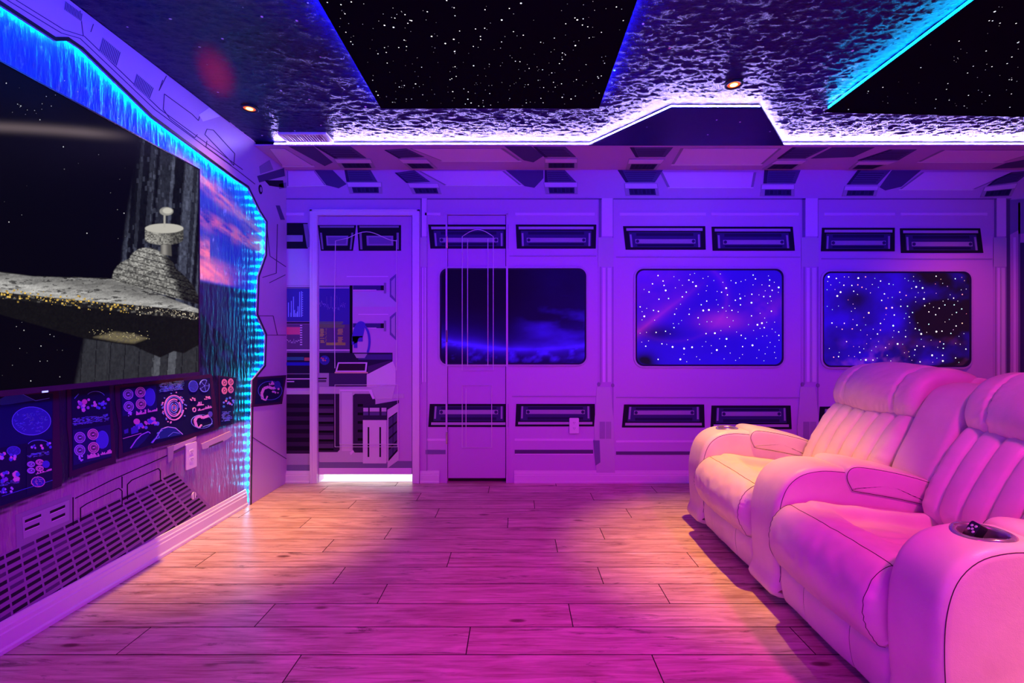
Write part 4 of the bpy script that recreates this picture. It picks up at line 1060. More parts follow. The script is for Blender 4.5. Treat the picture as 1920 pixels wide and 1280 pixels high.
PB = [(1.775, 0.55), (1.775, 2.70), (3.75, 2.79), (3.75, 0.55)]
star_panel(PA, None, 'black star cloth panel over the middle of the room', 300, 11, ((-0.74, 0.445), (1.75, 2.63)))
star_panel(PB, None, 'black star cloth panel above the sofa with cyan light along it', 170, 12, ((1.83, 3.2), (1.75, 2.68)))
def strip(name, x, y0, y1, side, m, label, w=0.010, back=0.028):
    """LED tape standing on edge above the panel, set back from its rim; side is the way it faces"""
    xa = x - side * back
    o = MB().box(xa, xa - side * 0.004, y0, y1, ZS + 0.0095, ZC - 0.004).build(name, M['trim'])
    MB().box(xa, xa + side * 0.002, y0 + 0.002, y1 - 0.002, ZS + 0.011, ZS + 0.011 + w).build('led_tape', m, o)
    tag(o, label, 'light strip')
    return o
strip('led_strip', -0.765, 0.6, 2.63, -1, M['blue_led'], 'blue light strip on the left edge of the middle star panel', 0.012, 0.008)
strip('led_strip', 0.467, 0.6, 2.63, 1, M['blue_led'], 'blue light strip on the right edge of the middle star panel', 0.012, 0.008)
strip('led_strip', 1.775, 0.6, 2.68, -1, M['cyan_led'], 'bright cyan light strip along the star panel above the sofa', 0.013, 0.006)

# white strip above the soffit edge and round the trapezoid tongue
path = [(-1.634, YS), TR[0], TR[1], TR[2], TR[3], (XR - 0.05, YS)]
bp_ = offset_poly(path, 0.014)     # set back from the rim
bq_ = offset_poly(path, 0.018)
o = MB().prism(bp_ + bq_[::-1], on_soffit, -0.0265, -0.0085, (0.7, 0.7, 0.7)).build('led_strip', M['trim'])
tag(o, 'white light strip glowing along the soffit edge and its trapezoid tongue', 'light strip')
bo_ = offset_poly(path, 0.012)
MB().prism(bo_ + bp_[::-1], on_soffit, -0.021, -0.010).build('led_tape', M['white_led'], o)

def downlight(x, y, label, power, spill=0.012, tint=(1.0, 0.43, 0.015)):
    t = empty('recessed_downlight', (x, y, ZC - 0.012), label, 'ceiling light', 'ceiling spots')
    mb = MB()
    n = 28
    prof = [(0.044, 0.0), (0.047, 0.006), (0.043, 0.010), (0.034, 0.008), (0.030, 0.002)]
    vs = []; fs = []
    for k in range(n):
        an = 2 * math.pi * k / n
        vs += [(x + r * math.cos(an), y + r * math.sin(an), ZC - h) for r, h in prof]
    m = len(prof)
    for k in range(n):
        for i in range(m - 1):
            fs.append([k * m + i, k * m + i + 1, ((k + 1) % n) * m + i + 1, ((k + 1) % n) * m + i])
    mb.face_set(vs, fs).build('trim_ring', M['black'], t, True)
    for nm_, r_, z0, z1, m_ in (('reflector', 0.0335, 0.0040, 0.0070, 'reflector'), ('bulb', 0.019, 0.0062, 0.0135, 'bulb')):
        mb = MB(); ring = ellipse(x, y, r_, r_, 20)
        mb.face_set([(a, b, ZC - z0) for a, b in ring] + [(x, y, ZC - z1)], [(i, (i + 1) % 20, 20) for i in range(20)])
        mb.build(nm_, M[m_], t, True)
    for nm_, deg, k in (('spot_lamp', 46, 1.0), ('spill_lamp', 112, spill)):
        l = lamp(nm_, 'SPOT', (x, y, ZC - 0.022), (x, y, 0), tint, power * k, 0.03, spot=deg, blend=1.0)
        l.parent = t; l.location = (0, 0, -0.010)
    return t
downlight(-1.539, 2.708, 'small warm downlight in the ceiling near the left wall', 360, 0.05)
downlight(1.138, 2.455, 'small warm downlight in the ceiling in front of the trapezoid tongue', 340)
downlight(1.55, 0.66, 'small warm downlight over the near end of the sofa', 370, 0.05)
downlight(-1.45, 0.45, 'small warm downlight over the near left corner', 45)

downlight(3.3, 2.93, 'reddish downlight added out of view to tint the right end of the back wall', 150, 0.45, (1.0, 0.10, 0.16))  # added out of view for the pink light on the back wall

# ceiling air vent
t = empty('ceiling_vent', (-1.38, 3.09, ZC - 0.014), 'white slatted air vent in the ceiling beside the soffit', 'vent')
def fl(a, b, h=0.0): return (a, b, ZC - h)
MB().ring([(-1.535, 3.02), (-1.225, 3.02), (-1.225, 3.15), (-1.535, 3.15)], [(-1.515, 3.036), (-1.245, 3.036), (-1.245, 3.138), (-1.515, 3.138)], fl, 0.0, 0.013, (0.8, 0.8, 0.8)).build('vent_frame', M['trim'], t)
for k in range(15):
    a = -1.507 + k * 0.0178
    MB().prism([(a, 3.037), (a + 0.006, 3.037), (a + 0.006, 3.137), (a, 3.137)], fl, 0.001, 0.011).build('slat', M['trim'], t)

# ================================================================== THINGS ON THE WALLS
XT = -1.67
tv_y1, tv_zt = lf(372, 318, XT); _, tv_zb = lf(372, 697, XT)
tv_y0 = tv_y1 - (tv_zt - tv_zb) * 16 / 9
t = empty('television', (XT, (tv_y0 + tv_y1) / 2, tv_zb - 0.02), 'large wall mounted television showing a grey spaceship in space', 'television')
def on_tv(a, b, h=0.0): return (XT + h, a, b)
MB().box(XT - 0.028, XT - 0.0012, tv_y0 - 0.008, tv_y1 + 0.006, tv_zb - 0.020, tv_zt + 0.006).build('casing', M['black'], t)
MB().box(XT - 0.12, XT - 0.0285, tv_y0 + 0.5, tv_y1 - 0.5, tv_zb + 0.3, tv_zt - 0.3).build('wall_bracket', M['black'], t)
MB().ring([(tv_y0 - 0.008, tv_zb - 0.020), (tv_y1 + 0.006, tv_zb - 0.020), (tv_y1 + 0.006, tv_zt + 0.006), (tv_y0 - 0.008, tv_zt + 0.006)],
          [(tv_y0, tv_zb), (tv_y1, tv_zb), (tv_y1, tv_zt), (tv_y0, tv_zt)], on_tv, -0.001, 0.004).build('bezel', M['bezel'], t)
lc = lf(82, 734, XT)
MB().prism(rect(lc[0] - 0.010, lc[1] - 0.003, lc[0] + 0.010, lc[1] + 0.003), on_tv, 0.004, 0.006, (0.3, 0.3, 1.0)).build('standby_light', M['star'], t)
# picture: dark space, a hazy limb, a striped dark tower and a plain grey spaceship
def inside(U, V, poly, soft=0.8):
    """soft mask of a polygon in picture coordinates"""
    m = np.zeros(U.shape, bool); d = np.full(U.shape, 1e9); n = len(poly)
    for i in range(n):
        x0, y0 = poly[i]; x1, y1 = poly[(i + 1) % n]
        if y0 != y1:
            c = ((y0 > V) != (y1 > V)) & (U < (x1 - x0) * (V - y0) / (y1 - y0) + x0); m ^= c
        L2 = (x1 - x0) ** 2 + (y1 - y0) ** 2 + 1e-9
        t = np.clip(((U - x0) * (x1 - x0) + (V - y0) * (y1 - y0)) / L2, 0, 1)
        d = np.minimum(d, np.hypot(U - x0 - t * (x1 - x0), V - y0 - t * (y1 - y0)))
    return np.clip(0.5 + np.where(m, d, -d) / (2 * soft), 0, 1)
def blocks(U, V, a, b, seed):
    """random rectangular plating, values 0..1"""
    x = np.floor(U / a); y = np.floor(V / b + vnoise(x, x * 0, seed) * 3)
    n = (x * 127.1 + y * 311.7 + seed * 17.3); return np.abs(np.sin(n) * 43758.5453) % 1.0
def tvpic(Y, Z):
    U = CU - F * -XT / Y; V = CV - (Z - EYE) * F / Y
    n = fbm(U / 30, V / 30, 5, 2); fine = fbm(U / 3.0, V / 5.0, 3, 5); gr = fbm(U / 2.2, V / 2.2, 2, 15)
    limb = np.exp(-((V - (238 + 0.045 * U + 0.00012 * U * U)) / 9) ** 2) * sstep(U, 275, 150) * 0.12
    c = stack(0.0015 + limb * 0.95, 0.0015 + limb * 0.70, 0.003 + limb * 0.72)
    def over(c, m, col):
        col = np.stack([np.broadcast_to(x, U.shape) for x in col], -1); return c * (1 - m[..., None]) + col * m[..., None]
    # striped dark tower behind
    edge = 262 - (V - 262) * 0.17
    tw = sstep(U, edge - 4, edge + 14)
    cols = vnoise(U / 6 + V * 0.012, U * 0, 4)
    st = (0.004 + 0.012 * (cols > 0.5) + 0.030 * (cols > 0.78)) * (0.3 + 1.4 * fine) + 0.02 * (blocks(U, V, 4, 9, 3) > 0.9)
    c = over(c, tw, (st * 1.3, st * 1.45, st * 2.2))
    lowt = sstep(V, 596, 604) * sstep(U, 160 - (V - 600) * 0.20, 172 - (V - 600) * 0.20)
    c2 = vnoise(U / 14 + V * 0.006, U * 0, 9)
    s2 = (0.035 + 0.075 * (c2 > 0.45) * sstep(U, 190, 235)) * (0.5 + 0.8 * fine) * np.where(np.abs((U / 27 + V * 0.002) % 1 - 0.5) > 0.475, 0.25, 1.0)
    c = over(c, lowt, (s2 * 0.9, s2 * 0.95, s2 * 1.12))
    # plain hull: dark underside, rim of lit windows, plated deck
    under_ = inside(U, V, [(-60, 540), (20, 555), (372, 598), (400, 610), (400, 630), (345, 662), (326, 658), (300, 670), (276, 660), (250, 648), (160, 635), (-60, 572)])
    k = 0.004 + 0.012 * gr * fine
    c = over(c, under_, (k, k, k * 0.9))
    rim = inside(U, V, [(-60, 502), (60, 518), (200, 521), (250, 545), (400, 592), (400, 603), (372, 600), (-60, 552)])
    k = 0.012 + 0.10 * np.clip(gr - 0.45, 0, 1) + 0.09 * (blocks(U, V, 5, 3, 8) > 0.8)
    c = over(c, rim, (k, k * 0.95, k * 0.85))
    deck = inside(U, V, [(-60, 503), (60, 518), (215, 523), (300, 552), (400, 590), (300, 576), (120, 560), (-60, 541)])
    sh = 1.3 * (0.20 + 0.22 * sstep(V - 0.14 * U, 512, 535)) * (0.55 + 0.5 * blocks(U + 3 * V, V, 26, 4, 5)) * (0.7 + 0.6 * gr)
    sh = sh * np.where(fbm((U - V) / 18, V / 3.0, 3, 21) > 0.60, 0.25, 1)
    c = over(c, deck, (sh, sh * 0.98, sh * 0.93))
    # plain rounded superstructure: two low domes, a stem and a round drum with a dish on top
    def dome(cu, cv, ru, rv, tilt): return [(cu + ru * math.cos(R(a)), cv - rv * math.sin(R(a)) + tilt * ru * math.cos(R(a))) for a in range(0, 181, 9)]
    for cu, cv, ru, rv, lum, dk in ((292, 548, 82, 62, 0.36, 322), (288, 512, 48, 46, 0.46, 312)):
        m = inside(U, V, dome(cu, cv, ru, rv, 0.28))
        tier = blocks(U, V - 0.28 * U, 3.2, 2.6, 2)
        k = lum * (0.25 + 0.9 * tier) * (0.3 + 1.3 * gr) * np.where(((V - 0.28 * U) % 11) < 2.2, 0.35, 1.0) * (0.10 + 0.9 * sstep(U - 0.25 * (V - 500), dk + 8, dk - 8))
        c = over(c, m, (k, k * 0.98, k * 0.90))
    m = inside(U, V, [(301, 476), (302, 440), (320, 440), (322, 480)]); k = 0.08 + 0.22 * np.exp(-((U - 308) / 5) ** 2)
    c = over(c, m, (k, k * 0.95, k * 0.85))
    tier = blocks(U, V, 2.6, 1.9, 6); k = (0.10 + 0.40 * tier) * (0.4 + 1.1 * gr) * (0.35 + 0.65 * sstep(U, 332, 296))
    m = inside(U, V, ellipse(308, 448, 36, 11, 30) ) ; c = over(c, m, (k, k * 0.97, k * 0.86))
    m = inside(U, V, [(272, 448), (272, 428), (344, 428), (344, 448)]); c = over(c, m, (k, k * 0.97, k * 0.86))
    m = inside(U, V, ellipse(308, 428, 36, 9, 30)); c = over(c, m, (0.50, 0.48, 0.42))
    c = over(c, inside(U, V, [(307, 426), (307, 402), (310, 402), (310, 426)], 0.6), (0.45, 0.43, 0.38))
    c = over(c, inside(U, V, ellipse(312, 396, 13, 8, 24)), (0.30, 0.29, 0.26)); c = over(c, inside(U, V, ellipse(314, 395, 9, 5.5, 24)), (0.55, 0.53, 0.46))
    m = inside(U, V, [(176, 632), (215, 622), (250, 626), (276, 634), (252, 643), (225, 641)], 2.5); c = over(c, m, (0.15 * (0.6 + gr), 0.125 * (0.6 + gr), 0.07))
    return c
Yg, Zg = np.meshgrid(np.concatenate([np.linspace(tv_y0, 1.51, 10)[:-1], F * -XT / (CU - np.linspace(-5, 372, 262))]), np.linspace(tv_zb, tv_zt, 400))
screen = picture('screen', t, M['screen'], Yg, Zg, tvpic(Yg, Zg), lambda a, b: (XT, a, b))
mb = MB(); rt = random.Random(21)
def tp(pts, c, k=1): mb.prism(lfs(*pts, X=XT), on_tv, 0.0001, 0.0003 + 0.00025 * k, c)
for i in range(70):   # stars
    u, v = rt.uniform(0, 235), rt.choice([rt.uniform(140, 225), rt.uniform(262, 495), rt.uniform(600, 715)]); s_ = rt.choice([0.5, 0.5, 0.8, 1.2]); k = rt.uniform(0.1, 0.8)
    if v > 590 and u > 130: continue
    tp([(u - s_, v), (u, v - s_), (u + s_, v), (u, v + s_)], (k, k, k))
for i in range(260):   # lit window rows under the rim
    u = rt.uniform(-5, 370); v = 549 + u * 0.118 + rt.gauss(0, 5.0); s_ = rt.choice([0.5, 0.7, 1.0, 1.7 if u < 230 else 0.7]); k = rt.uniform(0.25, 1)
    tp([(u - s_, v - s_), (u + s_, v - s_), (u + s_, v + s_), (u - s_, v + s_)], (0.9 * k, 0.58 * k, 0.12 * k) if u < 250 else (0.7 * k, 0.6 * k, 0.42 * k), 2)
for i in range(50):
    u = rt.uniform(165, 280); v = 620 + (u - 165) * 0.1 + rt.gauss(0, 4); tp([(u, v), (u + 1.4, v), (u + 1.4, v + 1), (u, v + 1)], (0.5, 0.42, 0.22), 2)
o = mb.build('picture_lights', M['screen'], t); o['kind'] = 'stuff'

def outlet(label, c, fn, w=0.072, hgt=0.118):
    p = fn(c[0], c[1], 0)
    t = empty('wall_outlet', p, label, 'outlet')
    MB().prism(rrect(c[0] - w / 2, c[1] - hgt / 2, c[0] + w / 2, c[1] + hgt / 2, 0.006, 3), fn, 0.001, 0.007).build('cover_plate', M['plate'], t)
    for s in (-0.021, 0.021):
        q = MB().prism(rrect(c[0] - 0.016, c[1] + s - 0.013, c[0] + 0.016, c[1] + s + 0.013, 0.008, 3), fn, 0.006, 0.009).build('socket', M['plate'], t)
        mb = MB()
        for dx in (-0.006, 0.006): mb.prism(rect(c[0] + dx - 0.0012, c[1] + s - 0.001, c[0] + dx + 0.0012, c[1] + s + 0.008), fn, 0.0085, 0.0095)
        mb.prism(ellipse(c[0], c[1] + s - 0.007, 0.002, 0.002, 8), fn, 0.0085, 0.0095)
        mb.build('pin_hole', M['black'], q)
    return t
outlet('white wall outlet on the back wall beneath the first porthole, on a dark louvre slot', bk(1076, 797), lambda a, b, h: on_back(a, b, h + 0.012))
c0 = lf(347, 835); c1 = lf(364, 871)
outlet('white wall outlet under the printed monitors on the left wall', lf(355.5, 854), lambda a, b, h: on_left(a, b, h + 0.004), 0.085, 0.14)
c = lf(361, 929)
t = empty('cable_cover', on_left(c[0], c[1], 0), 'small white round cover on the printed grating, low on the left wall', 'wall cover')
MB().prism(ellipse(c[0], c[1], 0.016, 0.020, 16), on_left, 0.003, 0.010).build('disc', M['plate'], t)
MB().prism(rect(c[0] - 0.002, c[1] - 0.019, c[0] + 0.003, c[1] + 0.019), on_left, 0.009, 0.0108, (0.2, 0.1, 0.15)).build('slot', M['print'], t)

# ================================================================== RECLINER SOFA
from mathutils import noise as mnoise
def catmull(P, n, closed=True):
    P = [Vector(p) for p in P]; m = len(P); res = []
    seg = m if closed else m - 1
    L_ = [(P[(i + 1) % m] - P[i]).length for i in range(seg)]; tot = sum(L_)
    # even spacing along the chord length
    for k in range(n):
        d = tot * k / n; i = 0
        while i < seg - 1 and d > L_[i]: d -= L_[i]; i += 1
        t = min(1, d / L_[i])
        p0, p1, p2, p3 = P[(i - 1) % m], P[i], P[(i + 1) % m], P[(i + 2) % m]
        q = 0.5 * ((2 * p1) + (p2 - p0) * t + (2 * p0 - 5 * p1 + 4 * p2 - p3) * t * t + (3 * p1 - p0 - 3 * p2 + p3) * t ** 3)
        res.append(q)
    return res
class Loft:
    """closed (x, z) outline swept along y with rounded ends; disp(x, z, y, nx, nz, t) pushes the skin out"""
    def __init__(s, prof, y0, y1, r, n=96, ny=40, disp=None, rx=None):
        P = catmull(prof, n)
        area = sum(P[i].x * P[(i + 1) % n].y - P[(i + 1) % n].x * P[i].y for i in range(n))
        if area < 0: P.reverse()
        N = []
        for i in range(n):
            t = (P[(i + 1) % n] - P[i - 1]).normalized(); N.append(Vector((t.y, -t.x)))
        ys = []
        for k in range(7): ys.append((r * (1 - math.cos(k / 7 * math.pi / 2))))
        inner = [r + (y1 - y0 - 2 * r) * k / ny for k in range(ny + 1)]
        dist = ys + inner + [(y1 - y0) - d for d in ys[::-1]]
        s.rows = []; s.ys = []
        cx = sum(p.x for p in P) / n; cz = sum(p.y for p in P) / n
        for d in dist:
            e = min(d, y1 - y0 - d)
            ins = r - math.sqrt(max(0, r * r - (r - e) ** 2)) if e < r else 0
            y = y0 + d; row = []
            for p, nn in zip(P, N):
                dd = disp(p.x, p.y, y, nn.x, nn.y, d / (y1 - y0)) if disp else 0
                fade = min(1.0, e / max(r, 1e-4))
                q = p - nn * ins + nn * dd * (0.25 + 0.75 * fade)
                row.append(Vector((q.x, y, q.y)))
            s.rows.append(row); s.ys.append(y)
        s.n = n; s.P = P; s.N = N
    def mesh(s, name):
        n = s.n; m = len(s.rows)
        vs = [p for row in s.rows for p in row]
        fs = [(j * n + i, j * n + (i + 1) % n, (j + 1) * n + (i + 1) % n, (j + 1) * n + i) for j in range(m - 1) for i in range(n)]
        c0 = sum(s.rows[0], Vector()) / n; c1 = sum(s.rows[-1], Vector()) / n
        vs += [c0, c1]
        fs += [((i + 1) % n, i, m * n) for i in range(n)] + [((m - 1) * n + i, (m - 1) * n + (i + 1) % n, m * n + 1) for i in range(n)]
        me = bpy.data.meshes.new(name); me.from_pydata([tuple(v) for v in vs], [], fs)
        bm = bmesh.new(); bm.from_mesh(me); bmesh.ops.recalc_face_normals(bm, faces=bm.faces); bm.to_mesh(me); bm.free()
        return me
    def build(s, name, parent, material=None):
        return link(name, s.mesh(name), material or M['leather'], parent, True)
    def near(s, x, z):
        return min(range(s.n), key=lambda i: (s.P[i].x - x) ** 2 + (s.P[i].y - z) ** 2)
    def along_y(s, x, z, j0=3, j1=-3, out=0.0004):
        i = s.near(x, z); nn = s.N[i]
        return [r[i] + Vector((nn.x, 0, nn.y)) * out for r in s.rows[j0:j1]]
    def along_profile(s, y, pa, pb, out=0.0006):
        j = min(range(len(s.ys)), key=lambda k: abs(s.ys[k] - y))
        a, b = s.near(*pa), s.near(*pb)
        idx = []; k = a
        while True:
            idx.append(k)
            if k == b: break
            k = (k + 1) % s.n
        if len(idx) > s.n // 2 + 12:
            idx = []; k = a
            while True:
                idx.append(k)
                if k == b: break
                k = (k - 1) % s.n
        return [s.rows[j][k] + Vector((s.N[k].x, 0, s.N[k].y)) * out for k in idx], j
def seam(parent, pts, r=0.0016, name='seam'):
    return MB().tube(pts, r, 5).build(name, M['seam'], parent, True)
def gz(x, c, w): return math.exp(-((x - c) / w) ** 2)
def wr(x, y, z, sc=9.0, st=(1, 1, 1)): return mnoise.noise(Vector((x * sc * st[0], y * sc * st[1], z * sc * st[2]))) 

A1, A2, A3 = (2.65, 2.845), (1.88, 2.095), (1.150, 1.33)
sofa = empty('recliner_sofa', (1.5, 2.0, 0), 'two seat cream leather recliner sofa with three padded arms', 'sofa')
ARM = [(1.062, 0.045), (1.045, 0.15), (1.036, 0.30), (1.042, 0.41), (1.072, 0.50), (1.13, 0.555), (1.21, 0.577), (1.30, 0.575), (1.45, 0.553), (1.62, 0.515), (1.76, 0.47), (1.86, 0.42), (1.88, 0.25), (1.87, 0.045), (1.5, 0.04)]
def arm_disp(x, z, y, nx, nz, t): return 0.0022 * wr(x, y, z, 7) + 0.001 * wr(x, y, z, 24)
arms = []
for (y0, y1) in (A1, A2, A3):
    lo = Loft(ARM, y0, y1, 0.030, 120, 16, arm_disp)
    a = lo.build('arm', sofa); arms.append(a)
    for yy in (y0 + 0.0035, y1 - 0.0035):
        pts, j = lo.along_profile(yy, (1.06, 0.10), (1.32, 0.572))
        seam(a, pts, 0.0011)
    # padded lid on the rear of the arm
    lid = [(1.315, 0.535), (1.325, 0.570), (1.36, 0.586), (1.45, 0.575), (1.56, 0.552), (1.655, 0.523), (1.668, 0.50), (1.665, 0.43), (1.655, 0.42), (1.50, 0.452), (1.352, 0.478), (1.335, 0.49)]
    ll = Loft(lid, y0 - 0.009, y1 + 0.009, 0.018, 80, 14, lambda x, z, y, nx, nz, t: 0.006 * math.sin(math.pi * t) * max(0, nz) + 0.0015 * wr(x, y, z, 12))
    l_ = ll.build('arm_lid', a)
    for j in (3, len(ll.rows) - 4):
        MB().tube(ll.rows[j], 0.0013, 5, closed=True).build('seam', M['seam'], l_, True)
# cup holders (arms at both ends): a real well cut into the arm, a rim and a bottom
def cup_holder(arm, cx, cy, r=0.050):
    cut = MB(); n = 32
    ring = ellipse(cx, cy, r, r, n)
    cut.prism(ring, lambda a, b, h: (a, b, h), 0.49, 0.70)
    co = cut.build('cutter', None)
    w = arm.matrix_world.copy()
    md = arm.modifiers.new('well', 'BOOLEAN'); md.operation = 'DIFFERENCE'; md.object = co; md.solver = 'EXACT'
    bpy.context.view_layer.update()
    dg = bpy.context.evaluated_depsgraph_get()
    me = bpy.data.meshes.new_from_object(arm.evaluated_get(dg))
    arm.modifiers.clear(); arm.data = me
    bpy.data.objects.remove(co)
    def zt(x): return float(np.interp(x, [1.13, 1.21, 1.30, 1.45], [0.556, 0.578, 0.576, 0.554]))
    rim = MB(); vs = []; fs = []; prof = [(r + 0.012, -0.002), (r + 0.012, 0.003), (r + 0.006, 0.006), (r - 0.002, 0.004), (r - 0.004, -0.004), (r - 0.006, -0.055)]
    for k in range(n):
        an = 2 * math.pi * k / n
        for rr_, h in prof:
            x = cx + rr_ * math.cos(an); vs.append((x, cy + rr_ * math.sin(an), (zt(x) if h > -0.01 else zt(cx)) + h))
    m = len(prof)
    for k in range(n):
        for i in range(m - 1): fs.append([k * m + i, k * m + i + 1, ((k + 1) % n) * m + i + 1, ((k + 1) % n) * m + i])
    h_ = rim.face_set(vs, fs).build('cup_holder', M['chrome'], arm, True)
    b = MB(); b.prism(ellipse(cx, cy, r - 0.0055, r - 0.0055, 24), lambda p, q, h: (p, q, h), zt(cx) - 0.058, zt(cx) - 0.052)
    b.build('well_bottom', M['black'], h_)
    return zt(cx) - 0.052
cup_holder(arms[0], 1.235, 2.75)
zcup = cup_holder(arms[2], 1.232, 1.240, 0.054)

SEATS = [(A2[1], A1[0]), (A3[1], A2[0])]
SEAT = [(1.065, 0.195), (1.025, 0.225), (1.000, 0.275), (0.997, 0.33), (1.015, 0.385), (1.055, 0.428), (1.11, 0.447), (1.20, 0.445), (1.35, 0.425), (1.50, 0.405), (1.64, 0.395), (1.70, 0.36), (1.68, 0.27), (1.50, 0.21), (1.25, 0.19)]
for si, (y0, y1) in enumerate(SEATS):
    ya, yb = y0 - 0.004, y1 + 0.004
    sy = lambda t: abs(t - 0.5) * 2
    def seat_disp(x, z, y, nx, nz, t, y0=y0, y1=y1):
        top = max(0, nz)
        inner = 1 / (1 + math.exp(-(x - 1.21 - 0.05 * (sy(t) ** 2)) / 0.011)) * 1 / (1 + math.exp((sy(t) - 0.70) / 0.02))
        d = -0.036 * inner * top + 0.012 * top * gz(sy(t), 0.82, 0.14) * (x > 1.15)
        d += 0.010 * max(0, -nx) * math.cos((t - 0.5) * math.pi)                         # crown of the front roll
        d += 0.0065 * wr(x, y, z, 8, (1, 0.6, 1)) + 0.0032 * wr(x, y, z, 26, (0.5, 1, 1))
        if inner > 0.3: d += 0.008 * wr(x, y, z, 16, (0.35, 1.4, 1)) * top
        if sy(t) > 0.86: d += 0.0065 * math.sin((z * 260) + 30 * wr(x, y, z, 5)) * (sy(t) - 0.86) / 0.14 * max(0, -nx + 0.35) * (z < 0.40)
        d -= 0.004 * gz(x, 1.085, 0.010) * top                                           # seam valley
        return d
    lo = Loft(SEAT, ya, yb, 0.045, 150, 72, seat_disp)
    s_ = lo.build('seat_cushion', sofa)
    seam(s_, lo.along_y(1.085, 0.44, 4, -4), 0.0012)
    for jj in (5, len(lo.rows) - 6):
        i0, i1 = lo.near(1.085, 0.44), lo.near(1.07, 0.20)
        step = 1 if (i1 - i0) % lo.n < lo.n // 2 else -1
        k = i0; pts = []
        while k != i1: pts.append(lo.rows[jj][k] + Vector((lo.N[k].x, 0, lo.N[k].y)) * 0.0006); k = (k + step) % lo.n
        seam(s_, pts, 0.0009)
    # foot rest panel
    FR = [(1.075, 0.048), (1.058, 0.09), (1.052, 0.15), (1.062, 0.20), (1.10, 0.225), (1.22, 0.22), (1.25, 0.13), (1.22, 0.045), (1.12, 0.04)]
    def fr_disp(x, z, y, nx, nz, t):
        d = 0.0035 * wr(x, y, z, 9, (1, 1.2, 0.6)) + 0.005 * max(0, -nx) * math.sin(math.pi * t)
        for c in (0.28, 0.72): d -= 0.006 * gz(t, c, 0.010) * max(0, -nx)
        return d
    lf_ = Loft(FR, y0 + 0.002, y1 - 0.002, 0.02, 80, 60, fr_disp)
    p_ = lf_.build('foot_rest', sofa)
    for c in (0.28, 0.72):
        yy = y0 + (y1 - y0) * c
        j = min(range(len(lf_.ys)), key=lambda k: abs(lf_.ys[k] - yy))
        ia, ib = lf_.near(1.07, 0.055), lf_.near(1.09, 0.222); step = 1 if (ib - ia) % lf_.n < lf_.n // 2 else -1
        k = ia; pts = []
        while k != ib: pts.append(lf_.rows[j][k] + Vector((lf_.N[k].x, 0, lf_.N[k].y)) * 0.0003); k = (k + step) % lf_.n
        seam(p_, pts, 0.0007)
    # back rest: lower cushion with upright channels
    BK = [(1.615, 0.40), (1.605, 0.45), (1.640, 0.54), (1.700, 0.645), (1.762, 0.725), (1.80, 0.748), (1.86, 0.745), (1.92, 0.70), (1.88, 0.58), (1.80, 0.42), (1.72, 0.36), (1.65, 0.365)]
    CH = [0.17, 0.335, 0.50, 0.665, 0.83]
    def bk_disp(x, z, y, nx, nz, t):
        f = max(0, -nx)
        d = 0.006 * f * math.sin(math.pi * t)
        for c in CH: d -= 0.015 * f * gz(t, c, 0.011)
        for c0, c1 in zip([0] + CH, CH + [1]): 
            if c0 <= t <= c1: d += 0.010 * f * math.sin(math.pi * (t - c0) / (c1 - c0))
        d += 0.004 * f * math.sin(z * 150 + 14 * wr(x, y, z, 6)) * max(0, (sy(t) - 0.72) / 0.28)
        d += 0.003 * wr(x, y, z, 11, (1, 0.8, 1)) + 0.0018 * wr(x, y, z, 30)
        return d
    lb = Loft(BK, y0 + 0.004, y1 - 0.004, 0.040, 110, 84, bk_disp)
    b_ = lb.build('backrest', sofa)
    # head rest: rolled pillow over the top, seamed into a middle and two side panels
    HD = [(1.795, 0.735), (1.772, 0.765), (1.770, 0.815), (1.795, 0.878), (1.845, 0.930), (1.920, 0.957), (2.00, 0.955), (2.075, 0.932), (2.105, 0.895), (2.09, 0.855), (2.02, 0.83), (1.94, 0.79), (1.87, 0.735)]
    def hd_disp(x, z, y, nx, nz, t):
        f = max(0, min(1, -nx + 0.7 * max(0, nz)))
        d = 0.012 * f * math.sin(math.pi * t)
        for c in (0.20, 0.80): d -= 0.014 * f * gz(t, c, 0.014)
        if 0.2 < t < 0.8: d += 0.013 * f * math.sin(math.pi * (t - 0.2) / 0.6)
        d += 0.003 * f * math.sin(y * 190 + 20 * wr(x, y, z, 5)) * max(0, 1 - abs(z - 0.745) / 0.05) * 0.6
        for c in (0.20, 0.80): d += 0.003 * f * math.sin(z * 170 + 12 * wr(x, y, z, 7)) * gz(t, c, 0.05)
        d += 0.003 * wr(x, y, z, 9) + 0.0015 * wr(x, y, z, 28)
        return d
    lh = Loft(HD, y0 + 0.002, y1 - 0.002, 0.045, 120, 84, hd_disp)
    h_ = lh.build('headrest', sofa)
    for c in (0.20, 0.80):
        j = min(range(len(lh.ys)), key=lambda k: abs(lh.ys[k] - (y0 + (y1 - y0) * c)))
        ia, ib = lh.near(1.79, 0.74), lh.near(2.06, 0.935); step = 1 if (ib - ia) % lh.n < lh.n // 2 else -1
        k = ia; pts = []
        while k != ib: pts.append(lh.rows[j][k] - Vector((lh.N[k].x, 0, lh.N[k].y)) * 0.0002); k = (k + step) % lh.n
        seam(h_, pts, 0.0009)
    # outer back shell
    SH = [(1.80, 0.36), (1.87, 0.58), (1.935, 0.73), (1.995, 0.86), (2.06, 0.918), (2.13, 0.90), (2.145, 0.82), (2.10, 0.60), (2.04, 0.36), (1.92, 0.33)]
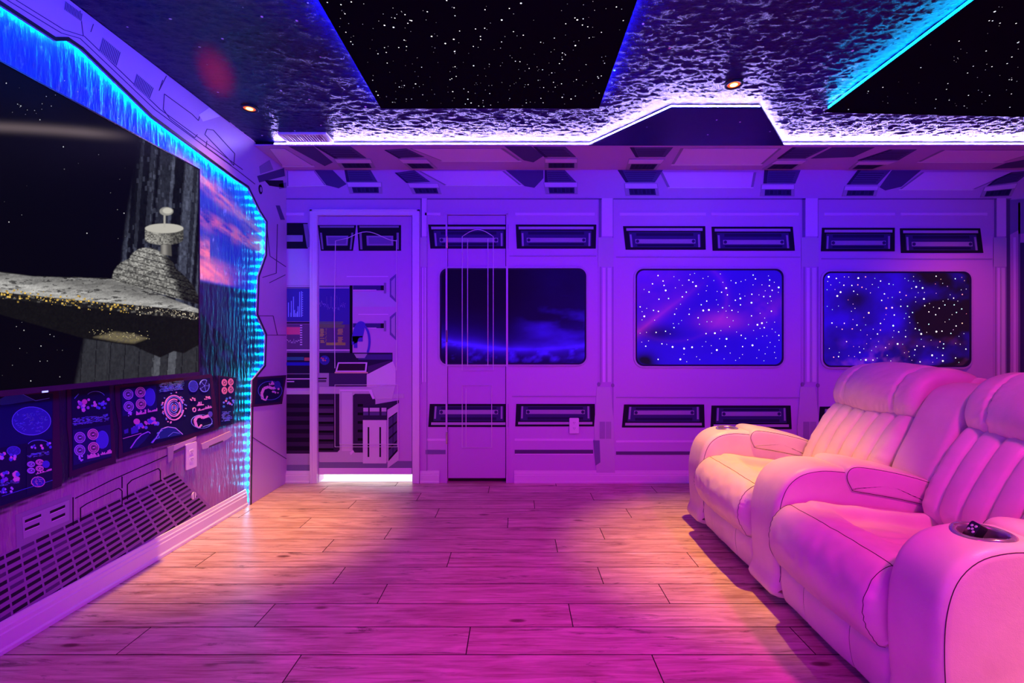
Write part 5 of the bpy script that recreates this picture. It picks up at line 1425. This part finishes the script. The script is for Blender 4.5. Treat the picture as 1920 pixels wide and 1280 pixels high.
    Loft(SH, y0 - 0.012, y1 + 0.012, 0.02, 70, 12, lambda x, z, y, nx, nz, t: 0.002 * wr(x, y, z, 9)).build('back_shell', sofa)
# wing between the two backs, behind the shared arm
WG = [(1.655, 0.42), (1.645, 0.49), (1.675, 0.58), (1.735, 0.70), (1.785, 0.80), (1.835, 0.868), (1.90, 0.897), (1.98, 0.90), (2.06, 0.88), (2.07, 0.80), (2.00, 0.60), (1.92, 0.40), (1.78, 0.37)]
Loft(WG, A2[0] - 0.005, A2[1] - 0.008, 0.028, 100, 18, lambda x, z, y, nx, nz, t: 0.003 * wr(x, y, z, 7)).build('back_wing', sofa)
Loft([(p[0] + 0.01, p[1] - 0.02) for p in WG], A3[0] + 0.008, A3[1] + 0.005, 0.028, 100, 18, lambda x, z, y, nx, nz, t: 0.003 * wr(x, y, z, 7)).build('back_wing', sofa)
MB().box(1.16, 1.95, A3[0] + 0.03, A1[1] - 0.03, 0.05, 0.20).build('base', M['black'], sofa)
for x in (1.22, 1.82):
    for y in (A3[0] + 0.09, (A2[0] + A2[1]) / 2, A1[1] - 0.09):
        MB().box(x - 0.025, x + 0.025, y - 0.025, y + 0.025, 0.0005, 0.052).build('foot', M['black'], sofa)

# remote control standing in the near cup holder
rc = empty('remote_control', (1.215, 1.262, zcup + 0.001), 'black remote control leaning in the cup holder of the nearest arm', 'remote control')
ax = Vector((0.42, -0.12, 0.80)).normalized(); sd = Vector((0.25, 0.96, 0.0)); sd = (sd - ax * sd.dot(ax)).normalized(); nm = ax.cross(sd)
o0 = Vector((1.202, 1.258, zcup + 0.008))
def on_rc(a, b, h=0.0): return tuple(o0 + sd * a + ax * b + nm * h)
MB().prism(rrect(-0.019, 0.0, 0.019, 0.070, 0.008, 4), on_rc, -0.009, 0.009).build('body', M['black'], rc)
for k, (a, b) in enumerate(((-0.008, 0.060), (0.006, 0.058), (-0.002, 0.050), (0.009, 0.046), (-0.010, 0.044))):
    for sgn, nm_ in ((-1, 'button'), (1, 'button')):
        MB().prism(ellipse(a, b, 0.0036, 0.0036, 10), on_rc, sgn * 0.0085, sgn * 0.0108).build(nm_, M['plate'], rc)
